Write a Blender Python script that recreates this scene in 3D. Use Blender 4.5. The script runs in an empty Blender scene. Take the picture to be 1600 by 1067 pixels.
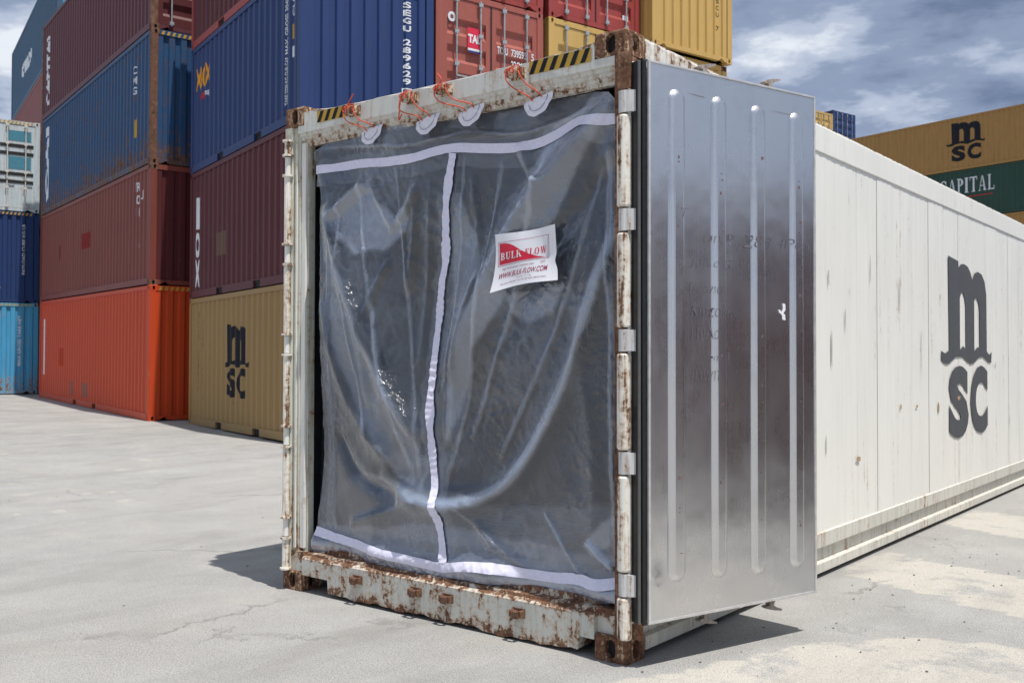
import bpy, bmesh, math, random
import numpy as np
from mathutils import Vector, Matrix, noise
from mathutils.geometry import tessellate_polygon
random.seed(7)
S = bpy.context.scene
R = math.radians
COL = S.collection

# ------------------------------------------------------------------ camera, light, exposure
cd = bpy.data.cameras.new("camera"); cam = bpy.data.objects.new("camera", cd); COL.objects.link(cam)
yaw, pit, rol = 0.6741652603, 0.0182247271, 0.0019996
F = Vector((-math.sin(yaw)*math.cos(pit), math.cos(yaw)*math.cos(pit), math.sin(pit)))
Rt = Vector((math.cos(yaw), math.sin(yaw), 0)); Up = Rt.cross(F)
R2 = math.cos(rol)*Rt + math.sin(rol)*Up; U2 = -math.sin(rol)*Rt + math.cos(rol)*Up
cam.matrix_world = Matrix.Translation((4.828205, -3.824169, 1.378948)) @ Matrix((R2, U2, -F)).transposed().to_4x4()
cd.sensor_width = 36; cd.lens = 1544.5/1600*36
cd.clip_start = .05; cd.clip_end = 3000
cd.dof.use_dof = True; cd.dof.focus_distance = 5.2; cd.dof.aperture_fstop = 6.3
S.camera = cam

SUN_EL = R(70.2); SUN_DIR = Vector((1.033, -0.175, 2.896)).normalized()   # towards the sun
sl = bpy.data.lights.new("sun", 'SUN'); sl.energy = 5.0; sl.angle = R(.53); sl.color = (1, .955, .89)
so = bpy.data.objects.new("sun", sl); COL.objects.link(so); so.rotation_euler = SUN_DIR.to_track_quat('Z', 'Y').to_euler()
so.location = (20, -5, 40)

w = bpy.data.worlds.new("World"); S.world = w; w.use_nodes = True
nt = w.node_tree; nt.nodes.clear(); N = nt.nodes.new; L = nt.links.new
out = N('ShaderNodeOutputWorld'); bg = N('ShaderNodeBackground'); L(bg.outputs[0], out.inputs[0])
sky = N('ShaderNodeTexSky'); sky.sky_type = 'NISHITA'; sky.sun_disc = False
sky.sun_elevation = SUN_EL; sky.sun_rotation = math.atan2(SUN_DIR.x, SUN_DIR.y)
sky.air_density = 1.0; sky.dust_density = .6; sky.ozone_density = 1.5
bg.inputs['Strength'].default_value = .1
tc = N('ShaderNodeTexCoord'); sx = N('ShaderNodeSeparateXYZ'); L(tc.outputs['Generated'], sx.inputs[0])
def math_n(op, a, b=None, c=None, clamp=False):
    n = N('ShaderNodeMath'); n.operation = op; n.use_clamp = clamp
    for i, v in enumerate((a, b, c)):
        if v is None: continue
        if isinstance(v, (int, float)): n.inputs[i].default_value = v
        else: L(v, n.inputs[i])
    return n.outputs[0]
zz = math_n('ADD', math_n('MULTIPLY', math_n('MAXIMUM', sx.outputs[2], 0.0), .55), .40)
px = math_n('DIVIDE', sx.outputs[0], zz); py = math_n('DIVIDE', sx.outputs[1], zz)
cb = N('ShaderNodeCombineXYZ'); L(px, cb.inputs[0]); L(py, cb.inputs[1]); L(math_n('MULTIPLY', sx.outputs[2], 4.6), cb.inputs[2])
def wnoise(scale, detail, rough, off, dist=0.):
    mp = N('ShaderNodeMapping'); mp.inputs['Location'].default_value = off; L(cb.outputs[0], mp.inputs[0])
    n = N('ShaderNodeTexNoise'); n.inputs['Scale'].default_value = scale; n.inputs['Detail'].default_value = detail
    n.inputs['Roughness'].default_value = rough; n.inputs['Distortion'].default_value = dist
    L(mp.outputs[0], n.inputs['Vector']); return n.outputs['Fac']
def ramp(fac, stops, interp='EASE'):
    r = N('ShaderNodeValToRGB'); r.color_ramp.interpolation = interp
    e = r.color_ramp.elements
    while len(e) < len(stops): e.new(.5)
    for el, (p, c) in zip(e, stops): el.position = p; el.color = (c[0], c[1], c[2], 1) if not isinstance(c, (int, float)) else (c, c, c, 1)
    L(fac, r.inputs[0]); return r.outputs[0]
CO = (3.4, 3.9, 17.9); SO = (2.5, 5.2, 20.5)
cover = ramp(wnoise(1.0, 9, .52, CO, .1), [(.34, 0.0), (.43, 1.0)])
shade = ramp(wnoise(1.6, 10, .58, SO, .05), [(.415, (8.2, 8.7, 9.4)), (.475, (4.8, 5.5, 6.9)), (.53, (2.8, 3.5, 5.0)), (.63, (1.55, 2.1, 3.4))])
mx = N('ShaderNodeMix'); mx.data_type = 'RGBA'
L(cover, mx.inputs[0])
sk = N('ShaderNodeMix'); sk.data_type = 'RGBA'; sk.blend_type = 'MULTIPLY'; sk.inputs[0].default_value = 1
L(sky.outputs[0], sk.inputs[6]); sk.inputs[7].default_value = (.95, 1.1, 1.35, 1)
L(sk.outputs[2], mx.inputs[6]); L(shade, mx.inputs[7]); L(mx.outputs[2], bg.inputs[0])
S.view_settings.view_transform = 'Standard'; S.view_settings.look = 'None'
S.view_settings.exposure = 0; S.view_settings.gamma = 1; S.view_settings.use_curve_mapping = False
S.render.engine = 'CYCLES'; S.cycles.max_bounces = 10; S.cycles.transparent_max_bounces = 24
S.cycles.sample_clamp_indirect = 6

# ------------------------------------------------------------------ materials
class NT:
    def __init__(s, name):
        s.m = bpy.data.materials.new(name); s.m.use_nodes = True; s.t = s.m.node_tree; s.t.nodes.clear()
        s.out = s.n('ShaderNodeOutputMaterial')
    def n(s, k, **kw):
        x = s.t.nodes.new(k)
        for a, b in kw.items(): setattr(x, a, b)
        return x
    def l(s, a, b): s.t.links.new(a, b)
    def put(s, sock, v):
        if isinstance(v, (int, float)): sock.default_value = v
        elif isinstance(v, (tuple, list)): sock.default_value = (v[0], v[1], v[2], 1) if len(sock.default_value) == 4 else v
        else: s.l(v, sock)
    def math(s, op, a, b=None, clamp=False):
        x = s.n('ShaderNodeMath', operation=op, use_clamp=clamp); s.put(x.inputs[0], a)
        if b is not None: s.put(x.inputs[1], b)
        return x.outputs[0]
    def coord(s, scale=(1, 1, 1), off=(0, 0, 0), kind='Object'):
        c = s.n('ShaderNodeTexCoord'); m = s.n('ShaderNodeMapping'); m.inputs['Scale'].default_value = scale
        m.inputs['Location'].default_value = off; s.l(c.outputs[kind], m.inputs[0]); return m.outputs[0]
    def noise(s, vec, scale, detail=4, rough=.55, dist=0):
        x = s.n('ShaderNodeTexNoise'); s.l(vec, x.inputs['Vector']); x.inputs['Scale'].default_value = scale
        x.inputs['Detail'].default_value = detail; x.inputs['Roughness'].default_value = rough; x.inputs['Distortion'].default_value = dist
        return x.outputs['Fac']
    def ramp(s, fac, stops, interp='LINEAR'):
        r = s.n('ShaderNodeValToRGB'); r.color_ramp.interpolation = interp; e = r.color_ramp.elements
        while len(e) < len(stops): e.new(.5)
        for el, (p, c) in zip(e, stops):
            el.position = p; el.color = (c, c, c, 1) if isinstance(c, (int, float)) else (c[0], c[1], c[2], 1)
        s.l(fac, r.inputs[0]); return r.outputs[0]
    def mix(s, f, a, b, mode='MIX'):
        x = s.n('ShaderNodeMix', data_type='RGBA', blend_type=mode); s.put(x.inputs[0], f); s.put(x.inputs[6], a); s.put(x.inputs[7], b); return x.outputs[2]
    def bump(s, h, strength=.3, dist=.01, normal=None):
        x = s.n('ShaderNodeBump'); x.inputs['Strength'].default_value = strength; x.inputs['Distance'].default_value = dist
        s.l(h, x.inputs['Height'])
        if normal: s.l(normal, x.inputs['Normal'])
        return x.outputs[0]
    def bsdf(s, color, rough=.5, metal=0, normal=None, spec=.5):
        b = s.n('ShaderNodeBsdfPrincipled'); s.put(b.inputs['Base Color'], color); s.put(b.inputs['Roughness'], rough)
        s.put(b.inputs['Metallic'], metal); s.put(b.inputs['Specular IOR Level'], spec)
        if normal: s.l(normal, b.inputs['Normal'])
        s.l(b.outputs[0], s.out.inputs[0]); return b
RUST = [(0, (.05, .025, .017)), (.5, (.14, .068, .04)), (1, (.27, .15, .088))]
_mc = {}
def paint(name, col, rust=.25, dirt=.35, rough=.5, zlow=0., scale=1., fade=.2, zedge=None, sw=.5):
    """old marine paint: faded patches, vertical grime streaks, rust spots and runs"""
    if name in _mc: return _mc[name]
    s = NT(name); oi = s.n('ShaderNodeObjectInfo')
    c1 = s.coord(); sp = s.n('ShaderNodeVectorMath', operation='ADD'); s.l(c1, sp.inputs[0])
    rv = s.math('MULTIPLY', oi.outputs['Random'], 37.); cx = s.n('ShaderNodeCombineXYZ'); s.l(rv, cx.inputs[0]); s.l(rv, cx.inputs[1]); s.l(cx.outputs[0], sp.inputs[1])
    v = sp.outputs[0]
    mp = s.n('ShaderNodeMapping'); mp.inputs['Scale'].default_value = (9*scale, 9*scale, .55*scale); s.l(v, mp.inputs[0]); vs = mp.outputs[0]
    big = s.noise(v, 1.3*scale, 5); streak = s.noise(vs, 1.6, 6, .65); fine = s.noise(v, 14*scale, 8, .7); mid = s.noise(v, 4.5*scale, 8, .65, .4)
    base = s.mix(s.math('MULTIPLY', s.ramp(big, [(.35, 0), (.7, 1)]), fade), col, tuple(min(1, x*1.2+.018) for x in col))
    base = s.mix(s.math('MULTIPLY', s.ramp(streak, [(.46, 0), (.72, 1)]), dirt), base, tuple(x*.45+.01 for x in col))
    m = s.math('ADD', s.math('MULTIPLY', mid, 1-sw), s.math('MULTIPLY', streak, sw))
    m = s.math('ADD', m, s.math('MULTIPLY', s.math('SUBTRACT', fine, .5), .5))
    if zlow > 0:
        sz = s.n('ShaderNodeSeparateXYZ'); s.l(c1, sz.inputs[0])
        m = s.math('ADD', m, s.math('MULTIPLY', s.math('SUBTRACT', 1., s.math('DIVIDE', sz.outputs[2], .9, ), clamp=True), zlow*.16))
    if zedge:
        sz = s.n('ShaderNodeSeparateXYZ'); s.l(c1, sz.inputs[0])
        lo = s.math('DIVIDE', s.math('SUBTRACT', zedge[1]+.05, sz.outputs[2]), .07, clamp=True); hi = s.math('DIVIDE', s.math('SUBTRACT', sz.outputs[2], zedge[0]-.02), .03, clamp=True)
        m = s.math('ADD', m, s.math('MULTIPLY', s.math('ADD', lo, hi), .13))
    th = .74 - .34*rust
    mask = s.ramp(m, [(th-.005, 0), (th+.05, 1)])
    rc = s.ramp(s.noise(v, 9*scale, 6, .7), [(.3, RUST[0][1]), (.5, RUST[1][1]), (.72, RUST[2][1])])
    halo = s.ramp(m, [(th-.10, 0), (th+.01, 1)])
    base = s.mix(s.math('MULTIPLY', halo, .6), base, (.42, .25, .12) if max(col) > .4 else (.12, .06, .035))
    base = s.mix(mask, base, rc)
    ro = s.math('ADD', rough, s.math('MULTIPLY', mask, .35), clamp=True)
    h = s.math('ADD', s.math('MULTIPLY', fine, .25), s.math('MULTIPLY', mask, s.math('ADD', .4, fine)))
    s.bsdf(base, ro, 0, s.bump(h, .35, .004), .32); _mc[name] = s.m; return s.m
def plain(name, col, rough=.5, metal=0., nscale=20, var=.12, bump=.1, spec=.5):
    if name in _mc: return _mc[name]
    s = NT(name); v = s.coord(); n = s.noise(v, nscale, 5)
    c = s.mix(s.ramp(n, [(.35, 0), (.65, 1)]), tuple(x*(1-var) for x in col), tuple(min(1, x*(1+var)) for x in col))
    s.bsdf(c, rough, metal, s.bump(n, bump, .003), spec); _mc[name] = s.m; return s.m
def decal_mat(name, col, wear=.3):
    if name in _mc: return _mc[name]
    s = NT(name); v = s.coord(); n = s.noise(v, 7, 8, .7); st = s.noise(s.coord((12, 12, .6)), 2, 5, .6)
    c = s.mix(s.math('MULTIPLY', s.ramp(n, [(.45, 0), (.75, 1)]), wear), col, tuple(x*.5+.08 for x in col))
    c = s.mix(s.math('MULTIPLY', s.ramp(st, [(.5, 0), (.8, 1)]), wear), c, tuple(x*.6+.04 for x in col))
    s.bsdf(c, .65, spec=.12); _mc[name] = s.m; return s.m

M_WHITE = paint("cream_paint", (.74, .735, .69), rust=.20, dirt=.22, rough=.4, fade=.3)
M_SIDE = paint("white_side_paint", (.79, .785, .735), rust=.10, dirt=.12, rough=.42, fade=.25, sw=.8)
M_SILL = paint("rusty_cream_paint", (.55, .55, .50), rust=.50, dirt=.28, rough=.6, zlow=.0, scale=3.2, zedge=(.20, .03), sw=.25)
M_HEAD = paint("header_paint", (.62, .62, .575), rust=.27, dirt=.35, rough=.45, scale=2.6, zedge=(2.845, 2.70))
M_HINGE = paint("rust_streaked_hinge_paint", (.76, .74, .67), rust=.56, dirt=.45, rough=.5, scale=2.2, sw=.75)
M_CAST = paint("rusted_casting_steel", (.52, .40, .30), rust=.92, dirt=.6, rough=.65, scale=3.5)
M_RUST = paint("rust_brown_steel", (.36, .20, .12), rust=.85, dirt=.6, rough=.75, scale=3)
M_JAMB = paint("greenish_jamb_paint", (.56, .57, .49), rust=.42, dirt=.7, rough=.45, scale=1.5)
M_DARK = plain("dark_void_steel", (.012, .012, .013), .8)
M_RUB = plain("black_rubber_gasket", (.012, .012, .013), .38, 0, 30, .3, .1)
M_LEAF = paint("worn_hinge_steel", (.60, .60, .59), rust=.34, dirt=.6, rough=.4, scale=5, sw=.7)
M_GALV = plain("galvanised_rod_steel", (.42, .44, .45), .45, .6, 15, .2, .1)
M_FLOOR = plain("aluminium_floor", (.30, .30, .31), .5, .8, 12, .3, .2)
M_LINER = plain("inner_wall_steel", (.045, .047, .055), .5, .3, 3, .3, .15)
M_CORD = plain("red_cord", (.62, .085, .035), .7)
M_TRIM = plain("white_edge_trim", (.62, .62, .61), .3, .5)
M_TAPE = plain("white_tape", (.72, .71, .86), .6, 0, 60, .05, .35)
M_PATCH = plain("white_patch_fabric", (.74, .74, .82), .7, 0, 90, .05, .3)
M_PAPER = plain("white_label_paper", (.80, .80, .84), .4, 0, 8, .02, .05)
M_REDINK = plain("red_ink", (.62, .012, .04), .4)
M_DKRED = plain("maroon_ink", (.33, .02, .07), .4)
M_GREYINK = plain("grey_print", (.35, .16, .22), .5)
M_BLACK = decal_mat("worn_black_paint", (.016, .018, .025), .12)
M_MSCG = decal_mat("faded_dark_grey_logo", (.085, .09, .10), .45)
M_WHT = decal_mat("worn_white_lettering", (.72, .74, .78), .35)
M_YEL = decal_mat("hazard_yellow", (.50, .31, .05), .6)
M_ORG = decal_mat("orange_logo_paint", (.75, .33, .02), .2)
M_REDP = decal_mat("red_logo_paint", (.62, .02, .03), .2)

def steel_mat():
    s = NT("brushed_stainless_steel"); v = s.coord()
    br = s.noise(s.coord((140, 140, 1.2)), 1., 4, .6); sm = s.noise(v, 1.6, 3, .5); sc = s.noise(v, 4, 3, .6)
    smg = s.ramp(s.noise(v, 3.2, 3, .5, .3), [(.40, 0), (.72, 1)])
    rough = s.math('ADD', .23, s.math('ADD', s.math('MULTIPLY', br, .07), s.math('MULTIPLY', smg, .07)))
    h = s.math('ADD', s.math('MULTIPLY', sm, 1.), s.math('MULTIPLY', s.noise(v, 4.2, 2), .18))
    nb = s.bump(h, .35, .035); nb = s.bump(br, .05, .001, nb)
    c = s.mix(s.ramp(sc, [(.55, 0), (.8, 1)]), (.66, .665, .68), (.56, .56, .57))
    s.bsdf(c, rough, 1., nb); return s.m
M_STEEL = steel_mat()

def film_mat(name, milk, tint=(.56, .67, .88)):
    s = NT(name); v = s.coord()
    lw = s.n('ShaderNodeLayerWeight'); lw.inputs['Blend'].default_value = .45
    cr = s.noise(v, 26, 4, .6, .8); cr2 = s.noise(v, 8, 3, .5, 1.2)
    msk = s.ramp(s.noise(v, 2.1, 2), [(.42, .15), (.62, 1)])
    h = s.math('MULTIPLY', s.math('ADD', s.math('MULTIPLY', s.math('ABSOLUTE', s.math('SUBTRACT', cr, .5)), .5), s.math('ABSOLUTE', s.math('SUBTRACT', cr2, .5))), msk)
    nb = s.bump(h, 1., .022)
    tr = s.n('ShaderNodeBsdfTransparent'); tr.inputs[0].default_value = (.93, .945, .965, 1)
    df = s.n('ShaderNodeBsdfDiffuse'); df.inputs[0].default_value = (*tint, 1); s.l(nb, df.inputs['Normal'])
    tl = s.n('ShaderNodeBsdfTranslucent'); tl.inputs[0].default_value = (*tint, 1); s.l(nb, tl.inputs['Normal'])
    dm = s.n('ShaderNodeMixShader'); dm.inputs[0].default_value = .35; s.l(df.outputs[0], dm.inputs[1]); s.l(tl.outputs[0], dm.inputs[2])
    ta = s.n('ShaderNodeAttribute'); ta.attribute_name = 'milk_highlight'  # painted fold highlights and doubled film, added to the milkiness
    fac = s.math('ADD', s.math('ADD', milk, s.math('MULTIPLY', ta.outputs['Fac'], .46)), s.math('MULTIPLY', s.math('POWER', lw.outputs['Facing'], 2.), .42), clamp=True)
    fac = s.math('MULTIPLY', fac, s.ramp(s.noise(v, 1.7, 4), [(.3, .65), (.7, 1.25)]), clamp=True)
    a = s.n('ShaderNodeMixShader'); s.l(fac, a.inputs[0]); s.l(tr.outputs[0], a.inputs[1]); s.l(dm.outputs[0], a.inputs[2])
    gl = s.n('ShaderNodeBsdfGlossy'); s.l(s.ramp(s.noise(v, 3.3, 3), [(.35, .08), (.65, .30)]), gl.inputs['Roughness']); gl.inputs[0].default_value = (1, 1, 1, 1); s.l(nb, gl.inputs['Normal'])
    fr = s.n('ShaderNodeFresnel'); fr.inputs['IOR'].default_value = 1.5; s.l(nb, fr.inputs['Normal'])
    f2 = s.math('MULTIPLY', fr.outputs[0], 2.1, clamp=True)
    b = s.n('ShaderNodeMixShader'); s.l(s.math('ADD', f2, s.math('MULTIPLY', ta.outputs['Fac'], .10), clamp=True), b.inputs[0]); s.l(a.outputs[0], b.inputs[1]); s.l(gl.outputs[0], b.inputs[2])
    s.l(b.outputs[0], s.out.inputs[0]); return s.m
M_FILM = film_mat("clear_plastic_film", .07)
M_FLAP = film_mat("double_plastic_film", .19)

def ground_mat():
    s = NT("worn_concrete_yard"); v = s.coord()
    at = s.n('ShaderNodeAttribute'); at.attribute_name = 'patch'
    big = s.noise(v, .22, 6, .6); mid = s.noise(v, 1.4, 8, .65); fine = s.noise(v, 60, 8, .85); grain = s.noise(v, 150, 4, .8)
    base = s.mix(s.ramp(mid, [(.32, 0), (.68, 1)]), (.25, .25, .245), (.36, .36, .352))
    base = s.mix(s.math('MULTIPLY', s.ramp(big, [(.42, 0), (.62, 1)]), .30), base, (.42, .40, .37))
    pe = s.math('ADD', at.outputs['Fac'], s.math('MULTIPLY', s.math('SUBTRACT', s.noise(v, 2.6, 10, .72), .5), 4.5))
    base = s.mix(s.ramp(pe, [(.30, 0), (.75, 1)]), base, s.mix(mid, (.43, .405, .36), (.51, .48, .43)))
    base = s.mix(s.ramp(fine, [(.30, 1), (.50, 0)]), base, (.13, .125, .115))
    base = s.mix(s.ramp(grain, [(.52, 0), (.66, 1)]), base, (.62, .60, .56))
    base = s.mix(s.ramp(grain, [(.30, 1), (.48, 0)]), base, (.16, .155, .15))
    agg = s.noise(v, 24, 10, .95)
    base = s.mix(s.ramp(agg, [(.30, .85), (.45, 0)]), base, (.17, .165, .155)); base = s.mix(s.ramp(agg, [(.56, 0), (.70, .8)]), base, (.52, .505, .48))
    och = s.noise(s.coord((.5, 1.3, 1)), 1.7, 8, .7, .5)
    base = s.mix(s.math('MULTIPLY', s.ramp(och, [(.55, 0), (.72, 1)]), .35), base, (.43, .39, .33))
    drk = s.noise(s.coord((1.6, .35, 1), (5, 2, 0)), .8, 7, .65, .3)
    base = s.mix(s.math('MULTIPLY', s.ramp(drk, [(.50, 0), (.66, 1)]), .35), base, (.21, .205, .195))
    # stains
    st = s.noise(s.coord((1.2, .5, 1)), 1.1, 7, .6, .8)
    base = s.mix(s.math('MULTIPLY', s.ramp(st, [(.56, 0), (.70, 1)]), .35), base, (.20, .19, .175))
    # cracks
    vo = s.n('ShaderNodeTexVoronoi', feature='DISTANCE_TO_EDGE'); vo.inputs['Scale'].default_value = .33
    dv = s.n('ShaderNodeVectorMath', operation='ADD'); nn = s.n('ShaderNodeTexNoise'); nn.inputs['Scale'].default_value = 1.6; nn.inputs['Detail'].default_value = 8; nn.inputs['Roughness'].default_value = .65
    s.l(v, nn.inputs['Vector']); sc = s.n('ShaderNodeVectorMath', operation='SCALE'); sc.inputs['Scale'].default_value = .9; s.l(nn.outputs['Color'], sc.inputs[0])
    s.l(v, dv.inputs[0]); s.l(sc.outputs[0], dv.inputs[1]); s.l(dv.outputs[0], vo.inputs['Vector'])
    crack = s.ramp(vo.outputs[0], [(.0, 1), (.006, 0)])
    crack = s.math('MULTIPLY', crack, s.ramp(s.noise(v, .7, 3), [(.50, 0), (.60, 1)]))
    base = s.mix(s.math('MULTIPLY', crack, .2), base, (.10, .095, .085))
    h = s.math('ADD', s.math('MULTIPLY', fine, .6), s.math('MULTIPLY', grain, .35)); h = s.math('SUBTRACT', h, crack)
    s.bsdf(base, .88, 0, s.bump(h, .8, .008), .3); return s.m
M_GROUND = ground_mat()

# ------------------------------------------------------------------ mesh helpers
class MB:
    def __init__(s): s.v = []; s.f = []
    def add(s, vs, fs):
        o = len(s.v); s.v += [tuple(a) for a in vs]; s.f += [tuple(i+o for i in f) for f in fs]; return s
    def box(s, x0, x1, y0, y1, z0, z1):
        vs = [(x, y, z) for z in (z0, z1) for y in (y0, y1) for x in (x0, x1)]
        return s.add(vs, [(0, 2, 3, 1), (4, 5, 7, 6), (0, 1, 5, 4), (2, 6, 7, 3), (0, 4, 6, 2), (1, 3, 7, 5)])
    def prism(s, prof, a, b, axis):
        """2-D closed profile swept along an axis; profile coords are the two other axes in x,y,z order"""
        n = len(prof); vs = []
        for t in (a, b):
            for p, q in prof:
                vs.append({'x': (t, p, q), 'y': (p, t, q), 'z': (p, q, t)}[axis])
        fs = [(i, (i+1) % n, (i+1) % n+n, i+n) for i in range(n)]
        s.add(vs, fs)
        tr = tessellate_polygon([[Vector((p, q, 0)) for p, q in prof]])
        o = len(s.v)-2*n
        for t in tr: s.f.append(tuple(o+i for i in t)); s.f.append(tuple(o+n+i for i in reversed(t)))
        return s
    def tube(s, pts, r, k=8, cap=True):
        pts = [Vector(p) for p in pts]; n = len(pts); rings = []; o = len(s.v)
        for i, p in enumerate(pts):
            d = (pts[min(i+1, n-1)]-pts[max(i-1, 0)]).normalized()
            a = d.cross(Vector((0, 0, 1)) if abs(d.z) < .9 else Vector((1, 0, 0))).normalized(); b = d.cross(a)
            rr = r[i] if isinstance(r, (list, tuple)) else r
            for j in range(k):
                t = 2*math.pi*j/k; s.v.append(tuple(p + a*math.cos(t)*rr + b*math.sin(t)*rr))
        for i in range(n-1):
            for j in range(k): s.f.append((o+i*k+j, o+i*k+(j+1) % k, o+(i+1)*k+(j+1) % k, o+(i+1)*k+j))
        if cap: s.f.append(tuple(o+j for j in range(k))[::-1]); s.f.append(tuple(o+(n-1)*k+j for j in range(k)))
        return s
    def mesh(s, name, mat, bevel=0, smooth=False):
        me = bpy.data.meshes.new(name); me.from_pydata(s.v, [], s.f); me.materials.append(mat)
        bm = bmesh.new(); bm.from_mesh(me)
        bmesh.ops.recalc_face_normals(bm, faces=bm.faces)
        if bevel: bmesh.ops.bevel(bm, geom=[e for e in bm.edges if e.is_manifold and e.calc_face_angle(0) > .6], offset=bevel, segments=2, affect='EDGES', profile=.6)
        bm.to_mesh(me); bm.free()
        if smooth: me.shade_smooth()
        return me
    def obj(s, name, mat, parent=None, bevel=0, smooth=False, loc=None):
        return link(name, s.mesh(name, mat, bevel, smooth), parent, loc)
def link(name, data, parent=None, loc=None, rot=None):
    o = bpy.data.objects.new(name, data); COL.objects.link(o); o.parent = parent
    if loc: o.location = loc
    if rot: o.rotation_euler = rot
    return o
def thing(name, label, cat, loc=(0, 0, 0), rz=0, group=None):
    o = bpy.data.objects.new(name, None); COL.objects.link(o); o.location = loc; o.rotation_euler = (0, 0, rz); o.empty_display_size = .2
    o['label'] = label; o['category'] = cat
    if group: o['group'] = group
    return o
def B(x0, x1, y0, y1, z0, z1): return MB().box(x0, x1, y0, y1, z0, z1)

# text / flat print -------------------------------------------------
_tc = {}
def text2d(body, bold=0., shear=0., space=1.):
    key = (body, bold, shear, space)
    if key in _tc: return _tc[key]
    c = bpy.data.curves.new("lettering", 'FONT'); c.body = body; c.size = 1; c.offset = bold; c.shear = shear; c.space_character = space; c.resolution_u = 4
    o = bpy.data.objects.new("lettering", c); COL.objects.link(o)
    dg = bpy.context.evaluated_depsgraph_get(); dg.update()
    me = o.evaluated_get(dg).to_mesh()
    vs = [(v.co.x, v.co.y) for v in me.vertices]; fs = [tuple(p.vertices) for p in me.polygons]
    o.evaluated_get(dg).to_mesh_clear(); bpy.data.objects.remove(o); bpy.data.curves.remove(c)
    if vs:
        x0 = min(v[0] for v in vs); x1 = max(v[0] for v in vs); y0 = min(v[1] for v in vs); y1 = max(v[1] for v in vs)
        vs = [((a-x0)/(x1-x0), (b-y0)/(y1-y0)) for a, b in vs]
    _tc[key] = (vs, fs); return _tc[key]
def polys2d(polys):
    vs = []; fs = []
    for p in polys:
        loops = p if isinstance(p[0][0], (tuple, list)) else [p]
        o = len(vs); flat = [q for l in loops for q in l]; vs += flat
        for t in tessellate_polygon([[Vector((a, b, 0)) for a, b in l] for l in loops]): fs.append(tuple(o+i for i in t))
    return vs, fs
def arcp(cx, cy, rx, ry, a0, a1, wx, wy=None, n=14):
    """thick arc as a polygon"""
    wy = wx if wy is None else wy; o = []; i_ = []
    for k in range(n+1):
        t = R(a0+(a1-a0)*k/n); o.append((cx+rx*math.cos(t), cy+ry*math.sin(t))); i_.append((cx+(rx-wx)*math.cos(t), cy+(ry-wy)*math.sin(t)))
    return o + i_[::-1]
def rc(x0, x1, y0, y1): return [(x0, y0), (x1, y0), (x1, y1), (x0, y1)]
def serif(body):
    """roman capitals with slab serifs, cap height 1; returns (verts, faces) normalised"""
    P = []; x = 0; t = .2; n = .07; s_ = .09; h = .06
    for ch in body:
        wd = {'I': .42, 'W': 1.1, 'L': .72, 'F': .68, 'P': .72, 'T': .78, '-': .3, ' ': .35, 'A': .86, 'O': .85, 'U': .85, 'K': .85, 'C': .8, 'B': .76}.get(ch, .8)
        def stem(a, w_=t): return [rc(a, a+w_, h, 1-h), rc(a-s_, a+w_+s_, 0, h), rc(a-s_, a+w_+s_, 1-h, 1)]
        l = []
        if ch in 'BULKFPTI':
            if ch == 'T': l += [rc(.3, .3+t, h, 1-h), rc(.3-s_, .3+t+s_, 0, h), rc(0, .78, 1-h-.02, 1), rc(0, .05, .76, 1-h-.02), rc(.73, .78, .76, 1-h-.02)]
            elif ch == 'U': l += [rc(.09, .09+t, .3, 1-h), rc(0, .09+t+s_, 1-h, 1), rc(.62, .62+n, .3, 1-h), rc(.53, .8, 1-h, 1), arcp(.39, .3, .30, .30, 180, 360, .16, .1)]
            else: l += stem(.09)
        if ch in 'BP':
            l += [arcp(.3, .74, .36, .26, -90, 90, t*.9, n)]
            if ch == 'B': l += [arcp(.3, .26, .42, .26, -90, 90, t*.95, n)]
        if ch == 'L': l += [rc(.29, .68, 0, n), rc(.62, .68, n, .26)]
        if ch == 'F': l += [rc(.29, .66, 1-n, 1), rc(.6, .66, .76, 1-n), rc(.29, .5, .48, .48+n), rc(.45, .5, .4, .62)]
        if ch == 'K': l += [[(.29, .42), (.36, .52), (.74, .95), (.66, .95)], [(.36, .52), (.5, .66), (.84, .05), (.62, .05)], rc(.56, .9, 0, .05), rc(.56, .84, .95, 1)]
        if ch == 'W': l += [[(.08, .95), (.28, .95), (.42, 0), (.34, 0)], [(.34, 0), (.42, 0), (.58, .95), (.52, .95)], [(.46, .95), (.64, .95), (.8, 0), (.72, 0)], [(.72, 0), (.8, 0), (1.02, .95), (.96, .95)], rc(0, .36, .95, 1), rc(.42, .7, .952, 1), rc(.9, 1.1, .95, 1)]
        if ch == 'A': l += [[(.1, .05), (.17, .05), (.46, 1), (.4, 1)], [(.4, 1), (.48, 1), (.8, .05), (.58, .05)], rc(.2, .62, .3, .36), rc(0, .28, 0, .05), rc(.5, .88, 0, .05)]
        if ch == 'O': l += [arcp(.4, .5, .4, .5, 0, 360, t*.9, n, 28)]
        if ch == 'C': l += [arcp(.42, .5, .42, .5, 38, 322, t*.9, n, 24), rc(.68, .74, .62, .95)]
        if ch == '-': l += [rc(.0, .26, .38, .48)]
        P += [[(a+x, b) for a, b in p] for p in l]; x += wd + .13
    vs, fs = polys2d(P); x1 = max(v[0] for v in vs); return [(a/x1, b) for a, b in vs], fs
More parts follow.
